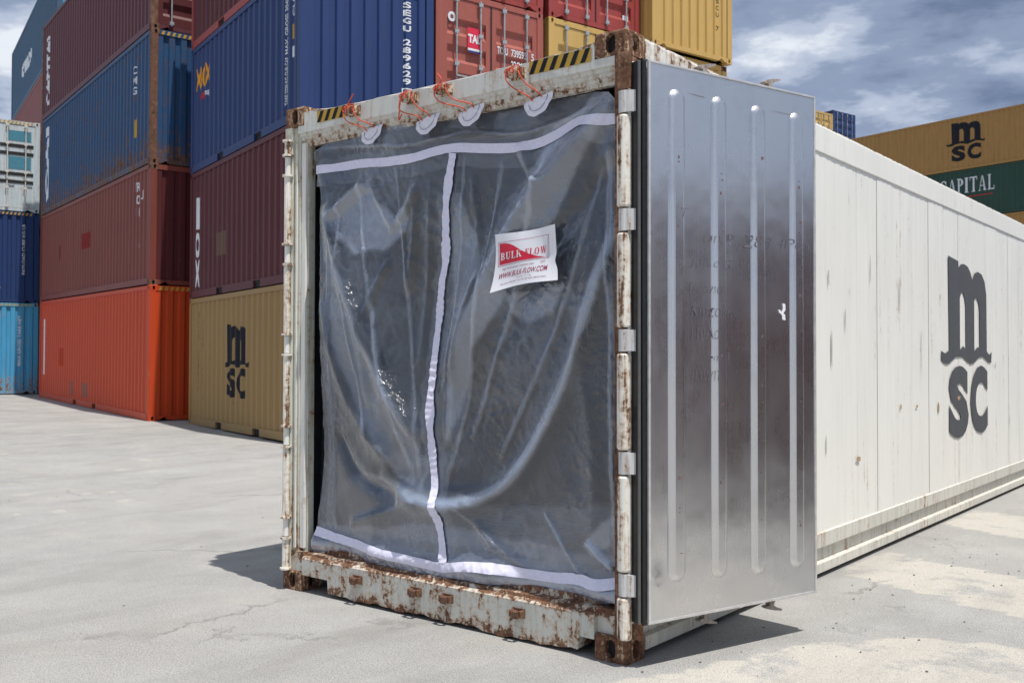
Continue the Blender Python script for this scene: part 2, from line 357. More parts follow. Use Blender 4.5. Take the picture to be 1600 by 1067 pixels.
_msc_m = [[(.14, 1.0), (.32, .985), (.325, .95), (.37, .972), (.43, .978), (.5, .968), (.55, .94), (.585, .90), (.63, .94), (.70, .955), (.78, .945), (.84, .905), (.875, .83), (.88, .485), (.93, .465), (.985, .482), (.975, .417), (.92, .418), (.87, .435), (.80, .452), (.74, .452), (.68, .44), (.62, .418), (.54, .408), (.47, .425), (.40, .447), (.33, .452), (.26, .448), (.20, .430), (.14, .412), (.08, .412), (.01, .43), (.015, .482), (.08, .468), (.15, .485)],
          [(.345, .49), (.345, .78), (.37, .812), (.41, .815), (.435, .79), (.45, .74), (.45, .495), (.40, .512)],
          [(.62, .485), (.62, .775), (.645, .798), (.68, .80), (.71, .775), (.725, .73), (.725, .505), (.68, .508)]]
def msc_logo():
    vs, fs = polys2d([_msc_m])
    for ch, x0, x1 in (('S', .14, .50), ('C', .54, .89)):
        t, f = text2d(ch, .055); o = len(vs); vs = vs + [(x0+a*(x1-x0), b*.40) for a, b in t]; fs = fs + [tuple(i+o for i in q) for q in f]
    return vs, fs
def decal(name, shape, u0, u1, v0, v1, fmap, mat, parent, cuts=(), vcuts=(), rot=0):
    """flat print laid on a surface: shape in the unit square -> (u,v) box -> fmap(u,v) -> local point"""
    vs, fs = shape
    if rot == 1: vs = [(1-b, a) for a, b in vs]            # reads upwards
    if rot == -1: vs = [(b, 1-a) for a, b in vs]           # reads downwards
    bm = bmesh.new(); bv = [bm.verts.new((u0+a*(u1-u0), v0+b*(v1-v0), 0)) for a, b in vs]
    for f in fs:
        try: bm.faces.new([bv[i] for i in f])
        except ValueError: pass
    lo, hi = min(u0, u1), max(u0, u1)
    for c in cuts:
        if lo < c < hi: bmesh.ops.bisect_plane(bm, geom=bm.verts[:]+bm.edges[:]+bm.faces[:], plane_co=(c, 0, 0), plane_no=(1, 0, 0), dist=1e-6)
    for c in vcuts: bmesh.ops.bisect_plane(bm, geom=bm.verts[:]+bm.edges[:]+bm.faces[:], plane_co=(0, c, 0), plane_no=(0, 1, 0), dist=1e-6)
    for v in bm.verts: v.co = fmap(v.co.x, v.co.y)
    me = bpy.data.meshes.new(name); bm.to_mesh(me); bm.free(); me.materials.append(mat)
    return link(name, me, parent)
SQ = ([(0, 0), (1, 0), (1, 1), (0, 1)], [(0, 1, 2, 3)])

# ------------------------------------------------------------------ ground
def gz(x, y):
    s = -.9654*x + .261*y
    sp = lambda t: np.logaddexp(0, t/1.2)*1.2
    return .0145*(sp(s-12.1) - sp(s-30.))
def axis_pts(lo, hi, step, far, g=1.12):
    a = list(np.arange(lo, hi, step)); d = step; x = a[-1]
    while x < far: d *= g; x += d; a.append(x)
    d = step; x = a[0]
    while x > -far: d *= g; x -= d; a.insert(0, x)
    return np.array(a)
gx = axis_pts(-6, 7, .07, 700); gy = axis_pts(-4, 12, .07, 900)
X, Y = np.meshgrid(gx, gy); Z = gz(X, Y)
def inpoly(px_, py_, poly):
    r = np.zeros(px_.shape, bool); n = len(poly)
    for i in range(n):
        x1, y1 = poly[i]; x2, y2 = poly[(i+1) % n]
        c = ((y1 > py_) != (y2 > py_)) & (px_ < (x2-x1)*(py_-y1)/(y2-y1+1e-12)+x1); r ^= c
    return r
me = bpy.data.meshes.new("ground"); nx, ny = len(gx), len(gy)
idx = np.arange(nx*ny).reshape(ny, nx)
fq = np.stack([idx[:-1, :-1], idx[:-1, 1:], idx[1:, 1:], idx[1:, :-1]], -1).reshape(-1, 4)
me.vertices.add(nx*ny); me.vertices.foreach_set('co', np.stack([X, Y, Z], -1).ravel())
me.loops.add(fq.size); me.loops.foreach_set('vertex_index', fq.ravel()); me.polygons.add(len(fq))
me.polygons.foreach_set('loop_start', np.arange(0, fq.size, 4)); me.polygons.foreach_set('loop_total', np.full(len(fq), 4)); me.update()
patch = np.full(X.shape, -.55)
for poly in ([(2.45, 2.55), (2.42, 3.5), (3.2, 3.2), (4.4, 2.9), (4.4, 1.85), (3.3, 2.15)], [(2.2, -.9), (2.65, .1), (2.95, .95), (3.4, 1.35), (4.3, 1.55), (6.5, .6), (4.6, -2.2)],
             [(2.45, 5.0), (2.45, 6.0), (4.5, 5.6), (5.5, 4.3), (3.3, 4.5)], [(-16, -4), (-15, 3), (-9, 5.5), (-4, 1.6), (-3.2, .5), (-6, -1.5)]):
    patch[inpoly(X, Y, poly)] = .80 if poly[0][0] > 0 else .0
a = me.attributes.new('patch', 'FLOAT', 'POINT'); a.data.foreach_set('value', patch.ravel().astype(np.float32))
me.materials.append(M_GROUND); me.shade_smooth()
g = link("ground", me); g['kind'] = 'structure'

# ------------------------------------------------------------------ generic shipping container
LE = dict(M=None)
def corr(t, a=.072, b=.068, c=.070, d=.034):
    """depth of trapezoidal corrugation at t"""
    p = a+2*b+c; t = t % p
    if t < a: return 0.
    if t < a+b: return d*(t-a)/b
    if t < a+b+c: return d
    return d*(1-(t-a-b-c)/b)
def corr_breaks(t0, t1, a, b, c):
    p = a+2*b+c; r = []; k = math.floor(t0/p)
    while k*p < t1:
        for q in (0, a, a+b, a+b+c):
            x = k*p+q
            if t0 < x < t1: r.append(x)
        k += 1
    return r
SIDE = (.072, .068, .070); ENDP = (.115, .022, .095)
def end_depth(x): return corr(x-.13, *ENDP, .042)
def side_depth(y): return corr(y-.2, *SIDE, .034)
_cast = {}
def stadium(cx, cz, hw, hh, k=6):
    r = hw; p = []
    for i in range(k+1): t = math.pi*i/k; p.append((cx+r*math.cos(t), cz+hh-r+r*math.sin(t)))
    for i in range(k+1): t = math.pi+math.pi*i/k; p.append((cx+r*math.cos(t), cz-hh+r+r*math.sin(t)))
    return p
def casting_mesh(mat, w=.178, d=.162, h=.118):
    """corner casting with real oval openings in its four upright faces"""
    k = (mat.name, w, d, h)
    if k in _cast: return _cast[k]
    m = MB()
    for face in range(4):
        ww = w if face % 2 == 0 else d; off = d/2 if face % 2 == 0 else w/2
        outer = [(-ww/2, 0), (ww/2, 0), (ww/2, h), (-ww/2, h)]; inner = stadium(0, h/2, .028, .045)
        loops = [[Vector((p, q, 0)) for p, q in outer], [Vector((p, q, 0)) for p, q in inner]]
        allp = outer+inner
        def tr(p, q, dep):
            x, y = p, -off+dep
            a_ = face*math.pi/2; return (x*math.cos(a_)-y*math.sin(a_), x*math.sin(a_)+y*math.cos(a_), q)
        m.add([tr(p, q, 0) for p, q in allp], [tuple(t) for t in tessellate_polygon(loops)])
        n = len(inner)
        m.add([tr(p, q, 0) for p, q in inner]+[tr(p, q, .03) for p, q in inner], [(i, (i+1) % n, (i+1) % n+n, i+n) for i in range(n)])
    for z in (0, h): m.add([(-w/2, -d/2, z), (w/2, -d/2, z), (w/2, d/2, z), (-w/2, d/2, z)], [(0, 1, 2, 3)])
    me_ = bpy.data.meshes.new("corner_casting"); me_.from_pydata(m.v, [], m.f); me_.materials.append(mat)
    bm = bmesh.new(); bm.from_mesh(me_); bmesh.ops.remove_doubles(bm, verts=bm.verts, dist=1e-5); bmesh.ops.recalc_face_normals(bm, faces=bm.faces)
    vert = [e for e in bm.edges if abs(abs((e.verts[0].co-e.verts[1].co).z)-h) < 1e-4] + [e for e in bm.edges if all(abs(v.co.z-z_) < 1e-5 for v in e.verts for z_ in (h,)) and e.is_manifold]
    bmesh.ops.bevel(bm, geom=vert, offset=.012, segments=3, affect='EDGES', profile=.5)
    bm.to_mesh(me_); bm.free(); _cast[k] = me_
    # dark core closing the openings
    c = MB().box(-w/2+.031, w/2-.031, -d/2+.031, d/2-.031, .01, h-.01).mesh("casting_core", M_DARK); _cast[(k, 'core')] = c
    return me_
def castings(parent, W, Lc, H, mat, full=True):
    me_ = casting_mesh(mat); core = _cast[((mat.name, .178, .162, .118), 'core')]
    for z in (0, H-.118):
        for x in (.089, W-.089):
            for y in ((.081, Lc-.081) if full else (.081,)):
                c = link("corner_casting", me_, parent, (x, y, z)); link("casting_core", core, c)
def sheet_mesh(name, pts, z0, z1, fmap, mat):
    vs = []; fs = []
    for i, t in enumerate(pts): vs += [fmap(t, z0), fmap(t, z1)]
    for i in range(len(pts)-1): fs.append((2*i, 2*i+2, 2*i+3, 2*i+1))
    me_ = bpy.data.meshes.new(name); me_.from_pydata(vs, [], fs); me_.materials.append(mat); return me_
_rodc = {}
def lock_rods(parent, W, H, mat):
    """four galvanised lock rods with cam ends, guides and handles"""
    for x in (.42, .95, W-.95, W-.42):
        r = MB().tube([(x, -.035, .10), (x, -.035, H-.10)], .017, 8).obj("lock_rod", mat, parent)
        k_ = mat.name
        if k_ not in _rodc: _rodc[k_] = B(-.045, .045, -.055, -.002, -.035, .035).mesh("rod_bracket", mat)
        for z in (.16, .75, 1.25, H-.75, H-.17): link("rod_bracket", _rodc[k_], r, (x, 0, z))
        B(x-.03, x+.22, -.075, -.058, 1.02, 1.05).obj("rod_handle", mat, r)
def container(q, z, Lc, H, mat, label, end='wall', rz=1.2907, group="shipping containers stacked in the yard", frame=None, cast=None, pockets=False, hazard=False, simple=False, name="shipping_container", endmat=None, lipmat=None):
    W = 2.438; t = thing(name, label, "shipping container", (q[0], q[1], z), rz-0, group)
    # local x = width, local y = length away from the near end
    frame = frame or mat; cast = cast or frame; endmat = endmat or mat
    Hs0, Hs1 = .15, H-.10
    # side sheets
    br = [.13]+corr_breaks(.13-.2, Lc-.13-.2, *SIDE) ; br = [.13]+[b+.2 for b in br[1:]]+[Lc-.13]
    if simple: br = [.13, Lc-.13]
    dfn = (lambda y: 0) if simple else side_depth
    link("side_panel", sheet_mesh("side_panel", br, Hs0, Hs1, lambda y, z_: (.012+dfn(y), y, z_), mat), t)
    link("side_panel", sheet_mesh("side_panel", br, Hs0, Hs1, lambda y, z_: (W-.012-dfn(y), y, z_), mat), t)
    B(.02, W-.02, .06, Lc-.06, H-.04, H-.012).obj("roof", mat, t)
    B(.03, W-.03, .06, Lc-.06, .10, .14).obj("floor", M_DARK, t)
    for x0, x1 in ((.0, .06), (W-.06, W)):
        B(x0, x1, .162, Lc-.162, H-.10, H-.012).obj("top_rail", frame, t)
        if pockets and not simple:
            ys = [.162, Lc/2-1.2, Lc/2-.85, Lc/2+.85, Lc/2+1.2, Lc-.162]
            m = MB()
            for a, b in ((0, 1), (2, 3), (4, 5)): m.box(x0, x1, ys[a], ys[b], .012, .155)
            m.box(x0+.001, x1-.001, ys[1], ys[2], .135, .154).box(x0+.001, x1-.001, ys[3], ys[4], .135, .154)
            rl = m.obj("bottom_rail", frame, t)
            for a, b in ((1, 2), (3, 4)): B(x0+.045 if x0 == 0 else x0+.005, x1-.005 if x0 == 0 else x1-.045, ys[a], ys[b], .02, .134).obj("fork_pocket", M_DARK, rl)
        else: B(x0, x1, .162, Lc-.162, .025, .155).obj("bottom_rail", frame, t)
        for y0, y1 in ((0, .13), (Lc-.13, Lc)):
            B(x0-.001 if x0 == 0 else x0-.08, x1+.08 if x0 == 0 else x1+.001, y0+.002, y1-.002, .118, H-.118).obj("corner_post", frame, t)
    for y0, y1 in ((0, .10), (Lc-.10, Lc)):
        h = B(.178, W-.178, y0+.004, y1-.004, H-.118, H-.01).obj("header_rail", frame, t)
        if hazard and y0 == 0:
            for k in range(18):
                x = .2+k*.115
                m = MB().add([(x, .001, H-.11), (x+.055, .001, H-.11), (x+.085, .001, H-.03), (x+.03, .001, H-.03)], [(0, 1, 2, 3)]); m.obj("hazard_stripe", M_YEL, h)
        # sill with two notched gooseneck / fork recesses
        m = MB().prism([(.178, .115), (.178, .02), (.22, .02), (.34, .085), (.42, .02), (W-.42, .02), (W-.34, .085), (W-.22, .02), (W-.178, .02), (W-.178, .115)], y0+.004, y1-.004, 'y'); m.obj("sill_rail", frame, t)
    if end == 'wall' and not simple:
        xs = [.138]+[b+.13 for b in corr_breaks(.01, W-.268, *ENDP)]+[W-.138]
        link("end_panel", sheet_mesh("end_panel", xs, .115, H-.118, lambda x, z_: (x, .015+end_depth(x), z_), endmat), t)
    elif end in ('doors', 'reefer') and not simple:
        for x0, x1 in ((.138, W/2-.008), (W/2+.008, W-.138)):
            d = MB(); zs = [.125, .30]; ys = [0, 0]
            if end == 'doors':
                pts = [(.125, 0)]; z_ = .28
                n = 5 if H > 2.7 else 4; step = (H-.62)/n
                for k in range(n):
                    pts += [(z_+.03, 0), (z_+.10, .045), (z_+.10+step*.35, .045), (z_+.17+step*.35, 0)]; z_ += step
                pts.append((H-.125, 0))
                ins = .11; vs = []; fs = []
                # flat border + recessed pressings
                d.box(x0, x0+ins, .02, .06, .125, H-.125); d.box(x1-ins, x1, .02, .06, .125, H-.125)
                vs = []; 
                for (zz_, yy_) in pts: vs += [(x0+ins, .02+yy_, zz_), (x1-ins, .02+yy_, zz_)]
                d.add(vs, [(2*i, 2*i+1, 2*i+3, 2*i+2) for i in range(len(pts)-1)])
            else: d.box(x0, x1, .02, .08, .125, H-.125)
            dm = d.mesh("door", endmat); dr = link("door", dm, t)
            if end == 'reefer':
                for z_ in (.95, 1.2, 1.85, 2.1): B(x0+.05, x1-.05, .005, .02, z_-.05, z_+.05).obj("hinge_strap", M_DARK, dr)
                B(x0+.25, x1-.12, .012, .019, 2.25, H-.32).obj("blue_panel", plain("teal_patch", (.06, .22, .30), .5), dr)
                B(x0+.3, x1-.12, .012, .019, 1.35, 1.75).obj("blue_panel", plain("teal_patch", (.06, .22, .30), .5), dr)
        B(W/2-.014, W/2+.014, .008, .03, .125, H-.125).obj("door_gasket", M_RUB, t)
        lock_rods(t, W, H, lipmat or M_GALV)
    else: B(.13, W-.13, .02, .05, .115, H-.118).obj("end_panel", endmat, t)
    B(.13, W-.13, Lc-.05, Lc-.02, .115, H-.118).obj("end_panel", mat, t)
    castings(t, W, Lc, H, cast)
    return t
def side_map(off=.004): return lambda u, v: Vector((.012+side_depth(u)-off, u, v))
def side_cuts(): return [b+.2 for b in corr_breaks(-.2, 13, *SIDE)]
def end_map(off=.004): return lambda u, v: Vector((u, .015+end_depth(u)-off, v))
def end_cuts(): return [b+.13 for b in corr_breaks(-.1, 2.5, *ENDP)]
def side_text(t, s, y0, y1, z0, z1, mat, bold=.02, rot=0, shape=None):
    """text on the left long side; it reads towards the near end (u decreasing)"""
    return decal("lettering", shape or text2d(s, bold), y0, y1, z0, z1, side_map(), mat, t, side_cuts(), rot=rot)
def stack_text(t, s, u0, u1, z1, h, gap, fm, cuts, mat, bold=.02):
    """upright letters stacked one under another"""
    z = z1
    for ch in s:
        if ch != ' ': decal("lettering", text2d(ch, bold), u0, u1, z-h, z, fm, mat, t, cuts)
        z -= h+gap

TH = 1.3068
THA = math.atan2(math.sin(TH), math.cos(TH))
def along(q, l, e=0, th=TH): return (q[0]-math.sin(th)*l+math.cos(th)*e, q[1]+math.cos(th)*l+math.sin(th)*e)

P_ORANGE = paint("orange_red_container_paint", (.54, .062, .014), rust=.05, dirt=.2, fade=.12)
P_BROWN = paint("brick_brown_container_paint", (.20, .050, .036), rust=.15, dirt=.35)
P_BLUE = paint("weathered_blue_container_paint", (.018, .068, .165), rust=.36, dirt=.5, zlow=1.)
P_MAROON = paint("maroon_container_paint", (.105, .028, .036), rust=.12, dirt=.3)
P_NAVY = paint("navy_container_paint", (.018, .042, .14), rust=.04, dirt=.2, fade=.15)
P_WINE = paint("wine_red_container_paint", (.09, .016, .019), rust=.1, dirt=.3)
P_TAN = paint("ochre_container_paint", (.52, .34, .11), rust=.06, dirt=.2, fade=.2)
P_TAN2 = paint("ochre_container_paint_dusty", (.36, .20, .06), rust=.12, dirt=.35)
P_GREEN = paint("dark_green_container_paint", (.02, .06, .042), rust=.1, dirt=.3)
P_RED = paint("oxide_red_container_paint", (.33, .095, .075), rust=.1, dirt=.3)
P_RED2 = paint("bright_oxide_container_paint", (.30, .05, .045), rust=.1, dirt=.3)
P_STEELBL = paint("grey_blue_container_paint", (.045, .10, .17), rust=.15, dirt=.3)
P_LTBLUE = paint("sky_blue_container_paint", (.07, .33, .56), rust=.2, dirt=.3, zlow=1.)
P_PALE = paint("pale_reefer_paint", (.50, .57, .60), rust=.28, dirt=.4)
P_RUSTF = paint("rusty_brown_frame_paint", (.20, .085, .06), rust=.8, dirt=.5)
P_PINK = paint("faded_red_container_paint", (.24, .09, .08), rust=.1, dirt=.3)
BAR = plain("cream_lock_rod", (.62, .58, .52), .5)
G_A = "dark containers stacked on the left"; G_B = "containers stacked beside the yellow one"
lvl = [0, 2.896, 5.487, 8.383]
A = (-14.289, 7.7476); az = .054; AL = 11.3
def tiltA(t): t.rotation_euler = (.0145, 0, TH)
t = container(A, az, AL, 2.896, P_ORANGE, "orange red container on the ground at the base of the left stack", 'wall', TH, G_A, cast=P_ORANGE, pockets=True, hazard=True); tiltA(t)
decal("stripe_mark", SQ, 10.75, 10.62, .7, 2.35, side_map(), M_WHT, t, side_cuts())
for k, y in enumerate((3.55, 3.9)):
    pass
decal("faded_patch", SQ, 7.4, 6.9, .25, .62, side_map(.003), decal_mat("faded_pink_patch", (.34, .12, .09)), t, side_cuts())
decal("faded_patch", SQ, 6.0, 5.4, .25, .62, side_map(.003), decal_mat("faded_pink_patch", (.34, .12, .09)), t, side_cuts())
decal("thin_mark", SQ, .86, .84, 1.3, 2.6, side_map(), M_WHT, t, side_cuts()); decal("thin_mark", SQ, .60, .58, 2.1, 2.6, side_map(), M_WHT, t, side_cuts())
for y_ in (8.1,): decal("repair_patch", SQ, y_+.5, y_, 1.0, 1.5, side_map(.003), decal_mat("fresher_orange_patch", (.46, .05, .015)), t, side_cuts())
t = container(A, az+lvl[1], AL, 2.591, P_BROWN, "brick brown container second from the ground in the left stack", 'wall', TH, G_A, frame=P_BROWN, cast=P_RUSTF, endmat=P_WINE); tiltA(t)
side_text(t, "TR", 1.15, .92, 2.1, 2.3, M_WHT); side_text(t, "10", 1.15, .92, 1.82, 2.02, M_WHT); side_text(t, "11", 1.15, .92, 1.55, 1.74, M_WHT); side_text(t, "J", .75, .64, 1.9, 2.1, M_WHT); side_text(t, "A", .92, .8, .85, 1.15, M_WHT)
decal("faded_patch", SQ, 6.2, 5.2, 1.2, 1.6, side_map(.003), decal_mat("deep_red_patch", (.22, .02, .02)), t, side_cuts())
decal("faded_patch", SQ, 8.8, 8.6, 1.1, 1.5, side_map(.003), decal_mat("deep_red_patch", (.22, .02, .02)), t, side_cuts())
t = container(A, az+lvl[2], AL, 2.896, P_BLUE, "weathered blue container with rusty post third up in the left stack", 'wall', TH, G_A, frame=P_BLUE, cast=P_RUSTF, endmat=P_BLUE, hazard=True); tiltA(t)
for o in t.children:
    if o.name.startswith('corner_post'): o.data.materials[0] = P_RUSTF
stack_text(t, "CMG", 1.42, 1.22, 2.35, .17, .06, side_map(), side_cuts(), M_WHT)
stack_text(t, "HL", .9, 1.1, 2.45, .2, .05, end_map(), end_cuts(), M_WHT)
decal("tag_mark", SQ, 1.3, 1.05, .75, 1.15, side_map(), M_YEL, t, side_cuts())
decal("name_bar", text2d("CAI", .05), 10.75, 10.35, .35, 2.6, side_map(), M_WHT, t, side_cuts(), rot=1)
t = container(A, az+lvl[3], AL, 2.896, P_MAROON, "maroon container with upright white lettering on top of the left stack", 'doors', TH, G_A, cast=P_RUSTF, endmat=P_WINE); tiltA(t)
for o in t.children:
    if o.name.startswith('corner_post'): o.data.materials[0] = P_RUSTF
decal("name_bar", text2d("CAPITAL", .05), 10.75, 10.3, .35, 2.6, side_map(), M_WHT, t, side_cuts(), rot=1)

THB = 1.273
Bq = (-7.5954, 6.3036)
t = container(Bq, .03, 5.9, 2.591, paint("shaded_ochre_paint", (.31, .195, .07), rust=.06, dirt=.2, fade=.15), "ochre yellow container with black logo at the foot of its stack", 'wall', THB, G_B, pockets=True)  # ochre darkened in the paint to stand for the shaded long side
decal("logo", msc_logo(), 3.72, 2.35, .63, 2.0, side_map(), M_BLACK, t, side_cuts())
stack_text(t, "MSCU 281450 5", 5.38, 5.26, 2.30, .105, .045, side_map(), side_cuts(), M_BLACK, .03)
stack_text(t, "22G1 TARE 2", 5.08, 4.98, 2.12, .09, .06, side_map(), side_cuts(), M_BLACK, .03)
decal("thin_mark", text2d("MAX GROSS CUBIC", .0), .36, .28, 1.0, 2.3, side_map(), M_BLACK, t, side_cuts(), rot=1)
t = container(Bq, .03+2.591, 5.9, 2.591, P_WINE, "wine red container with white capitals lying on the ochre one", 'wall', THB, G_B, pockets=True)
decal("lettering", text2d("1", .04), 5.50, 5.38, 1.40, 2.05, side_map(), M_WHT, t, side_cuts())
decal("lettering", text2d("O", .06), 5.52, 5.38, .82, 1.34, side_map(), M_WHT, t, side_cuts())
decal("lettering", text2d("X", .06), 5.53, 5.37, .22, .78, side_map(), M_WHT, t, side_cuts())
decal("faded_patch", SQ, 4.3, 3.6, .75, 1.2, side_map(.003), decal_mat("grey_brown_patch", (.15, .09, .07)), t, side_cuts())
t = container(Bq, .03+5.182, 5.9, 2.591, P_NAVY, "navy blue container with orange logo on its long side", 'wall', THB, G_B, pockets=True)
side_text(t, "iXBOX", 5.6, 4.75, 1.65, 2.12, M_ORG, .03); side_text(t, "AX", 5.35, 5.1, 1.42, 1.58, M_REDP, .03); side_text(t, "group", 5.05, 4.8, 1.42, 1.55, M_WHT, .03)
fm, cu = side_map(), side_cuts()
decal("lettering", text2d("MAX. GROSS 30480 KG", .02), .72, .63, 1.2, 2.4, fm, M_WHT, t, cu, rot=1); decal("lettering", text2d("TARE 2220 KG CUB CAP", .02), .72, .63, .35, 1.15, fm, M_WHT, t, cu, rot=1)
decal("lettering", text2d("CU.FT", .02), .42, .34, 1.75, 2.3, fm, M_WHT, t, cu, rot=1); decal("tag_mark", SQ, .42, .27, 1.38, 1.62, fm, M_YEL, t, cu); decal("tag_mark", SQ, .42, .30, 1.08, 1.26, fm, M_WHT, t, cu)
zt = 2.26
for ch in "SEGU 289629":
    if ch != ' ': decal("lettering", text2d(ch, .03), 1.87, 2.0, zt-.105, zt, end_map(), M_WHT, t, end_cuts())
    zt -= .135 if ch != ' ' else .10
decal("boxed_digit", polys2d([[rc(0, 1, 0, 1), rc(.12, .88, .12, .88)]]), 1.85, 2.02, zt-.20, zt-.03, end_map(), M_WHT, t, end_cuts()); decal("lettering", text2d("8", .02), 1.89, 1.98, zt-.17, zt-.06, end_map(), M_WHT, t, end_cuts())
t = container(Bq, .03+7.773, 5.9, 2.591, P_WINE, "dark red container with fork pockets above the navy blue one", 'wall', THB, G_B, pockets=True, frame=P_RED2)

G_C = "containers in the stack row above the open container"
def rods_dark(t): pass
Cq = (-7.25, 9.09); Dq = (-6.59, 11.6); Gq = (-5.60, 13.86); CZ = .004
container(Cq, CZ, 6.06, 2.896, P_GREEN, "container at the foot of the column beneath the red doors", 'wall', TH, G_C, simple=True)
container(Cq, CZ+2.896, 6.06, 2.591, P_BROWN, "container second up beneath the red doors with a red square sign", 'doors', TH, G_C)
t = container(Cq, CZ+5.487, 6.06, 2.591, P_RED, "faded red container doors with a red square sign and white numbers", 'doors', TH, G_C)
ds = B(.68, 1.0, -.004, .0, 1.52, 1.98).obj("sign_plate", plain("sign_red", (.62, .02, .06), .4), t)
fmp = lambda y: (lambda u, v: Vector((u, y, v)))
decal("lettering", text2d("TAL", .05), .69, .97, 1.70, 1.86, fmp(-.007), M_WHT, ds)
decal("sign_stripe", SQ, .682, .998, 1.56, 1.60, fmp(-.006), M_WHT, ds); decal("sign_stripe", SQ, .682, .998, 1.522, 1.558, fmp(-.006), decal_mat("sign_navy", (.03, .05, .2)), ds)
decal("lettering", text2d("TCLU", .02), 1.36, 1.60, 1.62, 1.76, fmp(.012), M_WHT, t); decal("lettering", text2d("739595", .02), 1.68, 2.04, 1.62, 1.76, fmp(.012), M_WHT, t); decal("lettering", text2d("5", .02), 2.16, 2.22, 1.62, 1.76, fmp(.012), M_WHT, t)
decal("lettering", text2d("22G1", .02), 1.68, 1.93, 1.40, 1.54, fmp(.012), M_WHT, t); decal("lettering", text2d("MAX GROSS", .02), 1.25, 1.45, 1.22, 1.28, fmp(.012), M_WHT, t)
decal("round_mark", polys2d([arcp(.5, .5, .5, .5, 0, 360, .28, .28, 24)]), .26, .43, 2.02, 2.2, fmp(.012), M_WHT, t)
t = container(Cq, CZ+8.078, 6.06, 2.591, P_RED2, "deep red container with lock rods above the faded red doors", 'doors', TH, G_C)
decal("tag_mark", SQ, 1.75, 1.9, .2, .3, fmp(.012), M_WHT, t)
container(Dq, CZ, 6.06, 2.896, P_BLUE, "container at the foot of the column under the ochre doors", 'wall', TH, G_C, simple=True)
container(Dq, CZ+2.896, 6.06, 2.591, P_RED, "container second up under the ochre doors", 'doors', TH, G_C, simple=True)
t = container(Dq, CZ+5.487, 6.06, 2.591, P_TAN, "ochre container doors just behind the top corner of the open container", 'doors', TH, G_C)
t = container(Dq, CZ+8.078, 6.06, 2.591, P_RED2, "red container with lock rods between the faded red and ochre ends", 'doors', TH, G_C)
decal("tag_mark", SQ, 1.55, 1.75, .95, 1.2, fmp(.012), M_WHT, t); decal("tag_mark", SQ, 1.95, 2.1, .32, .42, fmp(.012), M_WHT, t)
for k, zc, hc in ((0, 0, 2.896), (1, 2.896, 2.591)):
    container(Gq, CZ+zc, 6.06, hc, (P_TAN2, P_MAROON)[k], ("container at the foot of the right end column of the stack row", "maroon container under the two ochre ones in the end column")[k], 'wall', TH, G_C, simple=True)
container(along(Gq, .15), CZ+5.487, 6.06, 2.40, P_TAN, "ochre container with slotted end under the top ochre one", 'wall', TH, G_C, cast=P_RUSTF)
t = container(Gq, CZ+7.90, 6.06, 2.591, P_TAN, "topmost ochre container with ribbed end against the sky", 'wall', TH, G_C)

stack_text(t, "MSCU 7", 1.93, 2.03, .62+.9, .10, .05, end_map(), end_cuts(), decal_mat("dark_olive_print", (.12, .09, .04)))
# far left: column of end faces, and the tall row behind it
G_E = "containers at the far left edge"
Eq = along((-26.84, 11.45), 0, -2.438)
t = container(Eq, .25, 12.19, 2.896, P_LTBLUE, "sky blue container at ground level at the far left", 'wall', TH, G_E, hazard=True)
decal("lettering", text2d("MAX GROSS TARE NET", .02), 1.85, 1.95, .9, 2.5, end_map(), M_WHT, t, end_cuts(), rot=1)
t = container(Eq, .25+2.896, 12.19, 2.896, P_NAVY, "dark navy container between the sky blue one and the pale doors", 'wall', TH, G_E, hazard=True)
decal("lettering", text2d("PAYLOAD CUBE KG LB", .02), 1.95, 2.05, .9, 2.5, end_map(), M_WHT, t, end_cuts(), rot=1)
decal("triangle_mark", polys2d([[(0, 0), (1, 0), (.5, 1)]]), .95, 1.35, .45, .85, end_map(), M_ORG, t, end_cuts())
t = container(Eq, .25+5.79, 12.19, 2.896, P_PALE, "pale refrigerated container doors with cream rods at the far left", 'reefer', TH, G_E, lipmat=BAR, hazard=True)
THF = R(71.6); Fq = (-25.35, 11.25)
for k, (m_, lb) in enumerate(((P_BROWN, "brown container at the foot of the tall far left row"), (P_GREEN, "green container second up in the tall far left row"), (P_BLUE, "blue container third up in the tall far left row"))):
    container(Fq, .22+2.7*k, 12.19, 2.7, m_, lb, 'wall', THF, G_E, simple=True)
container(Fq, .22+8.1, 12.19, 2.8, P_PINK, "faded red container below the steel blue one at the far left", 'wall', THF, G_E)
t = container(Fq, .22+10.9, 12.19, 2.896, P_STEELBL, "steel blue container high against the sky at the far left", 'doors', THF, G_E, endmat=P_LTBLUE, hazard=True)
decal("lettering", text2d("maersk", .05) if 0 else text2d("cronos", .06), 8.9, 6.2, 1.05, 1.6, side_map(), M_WHT, t, side_cuts())

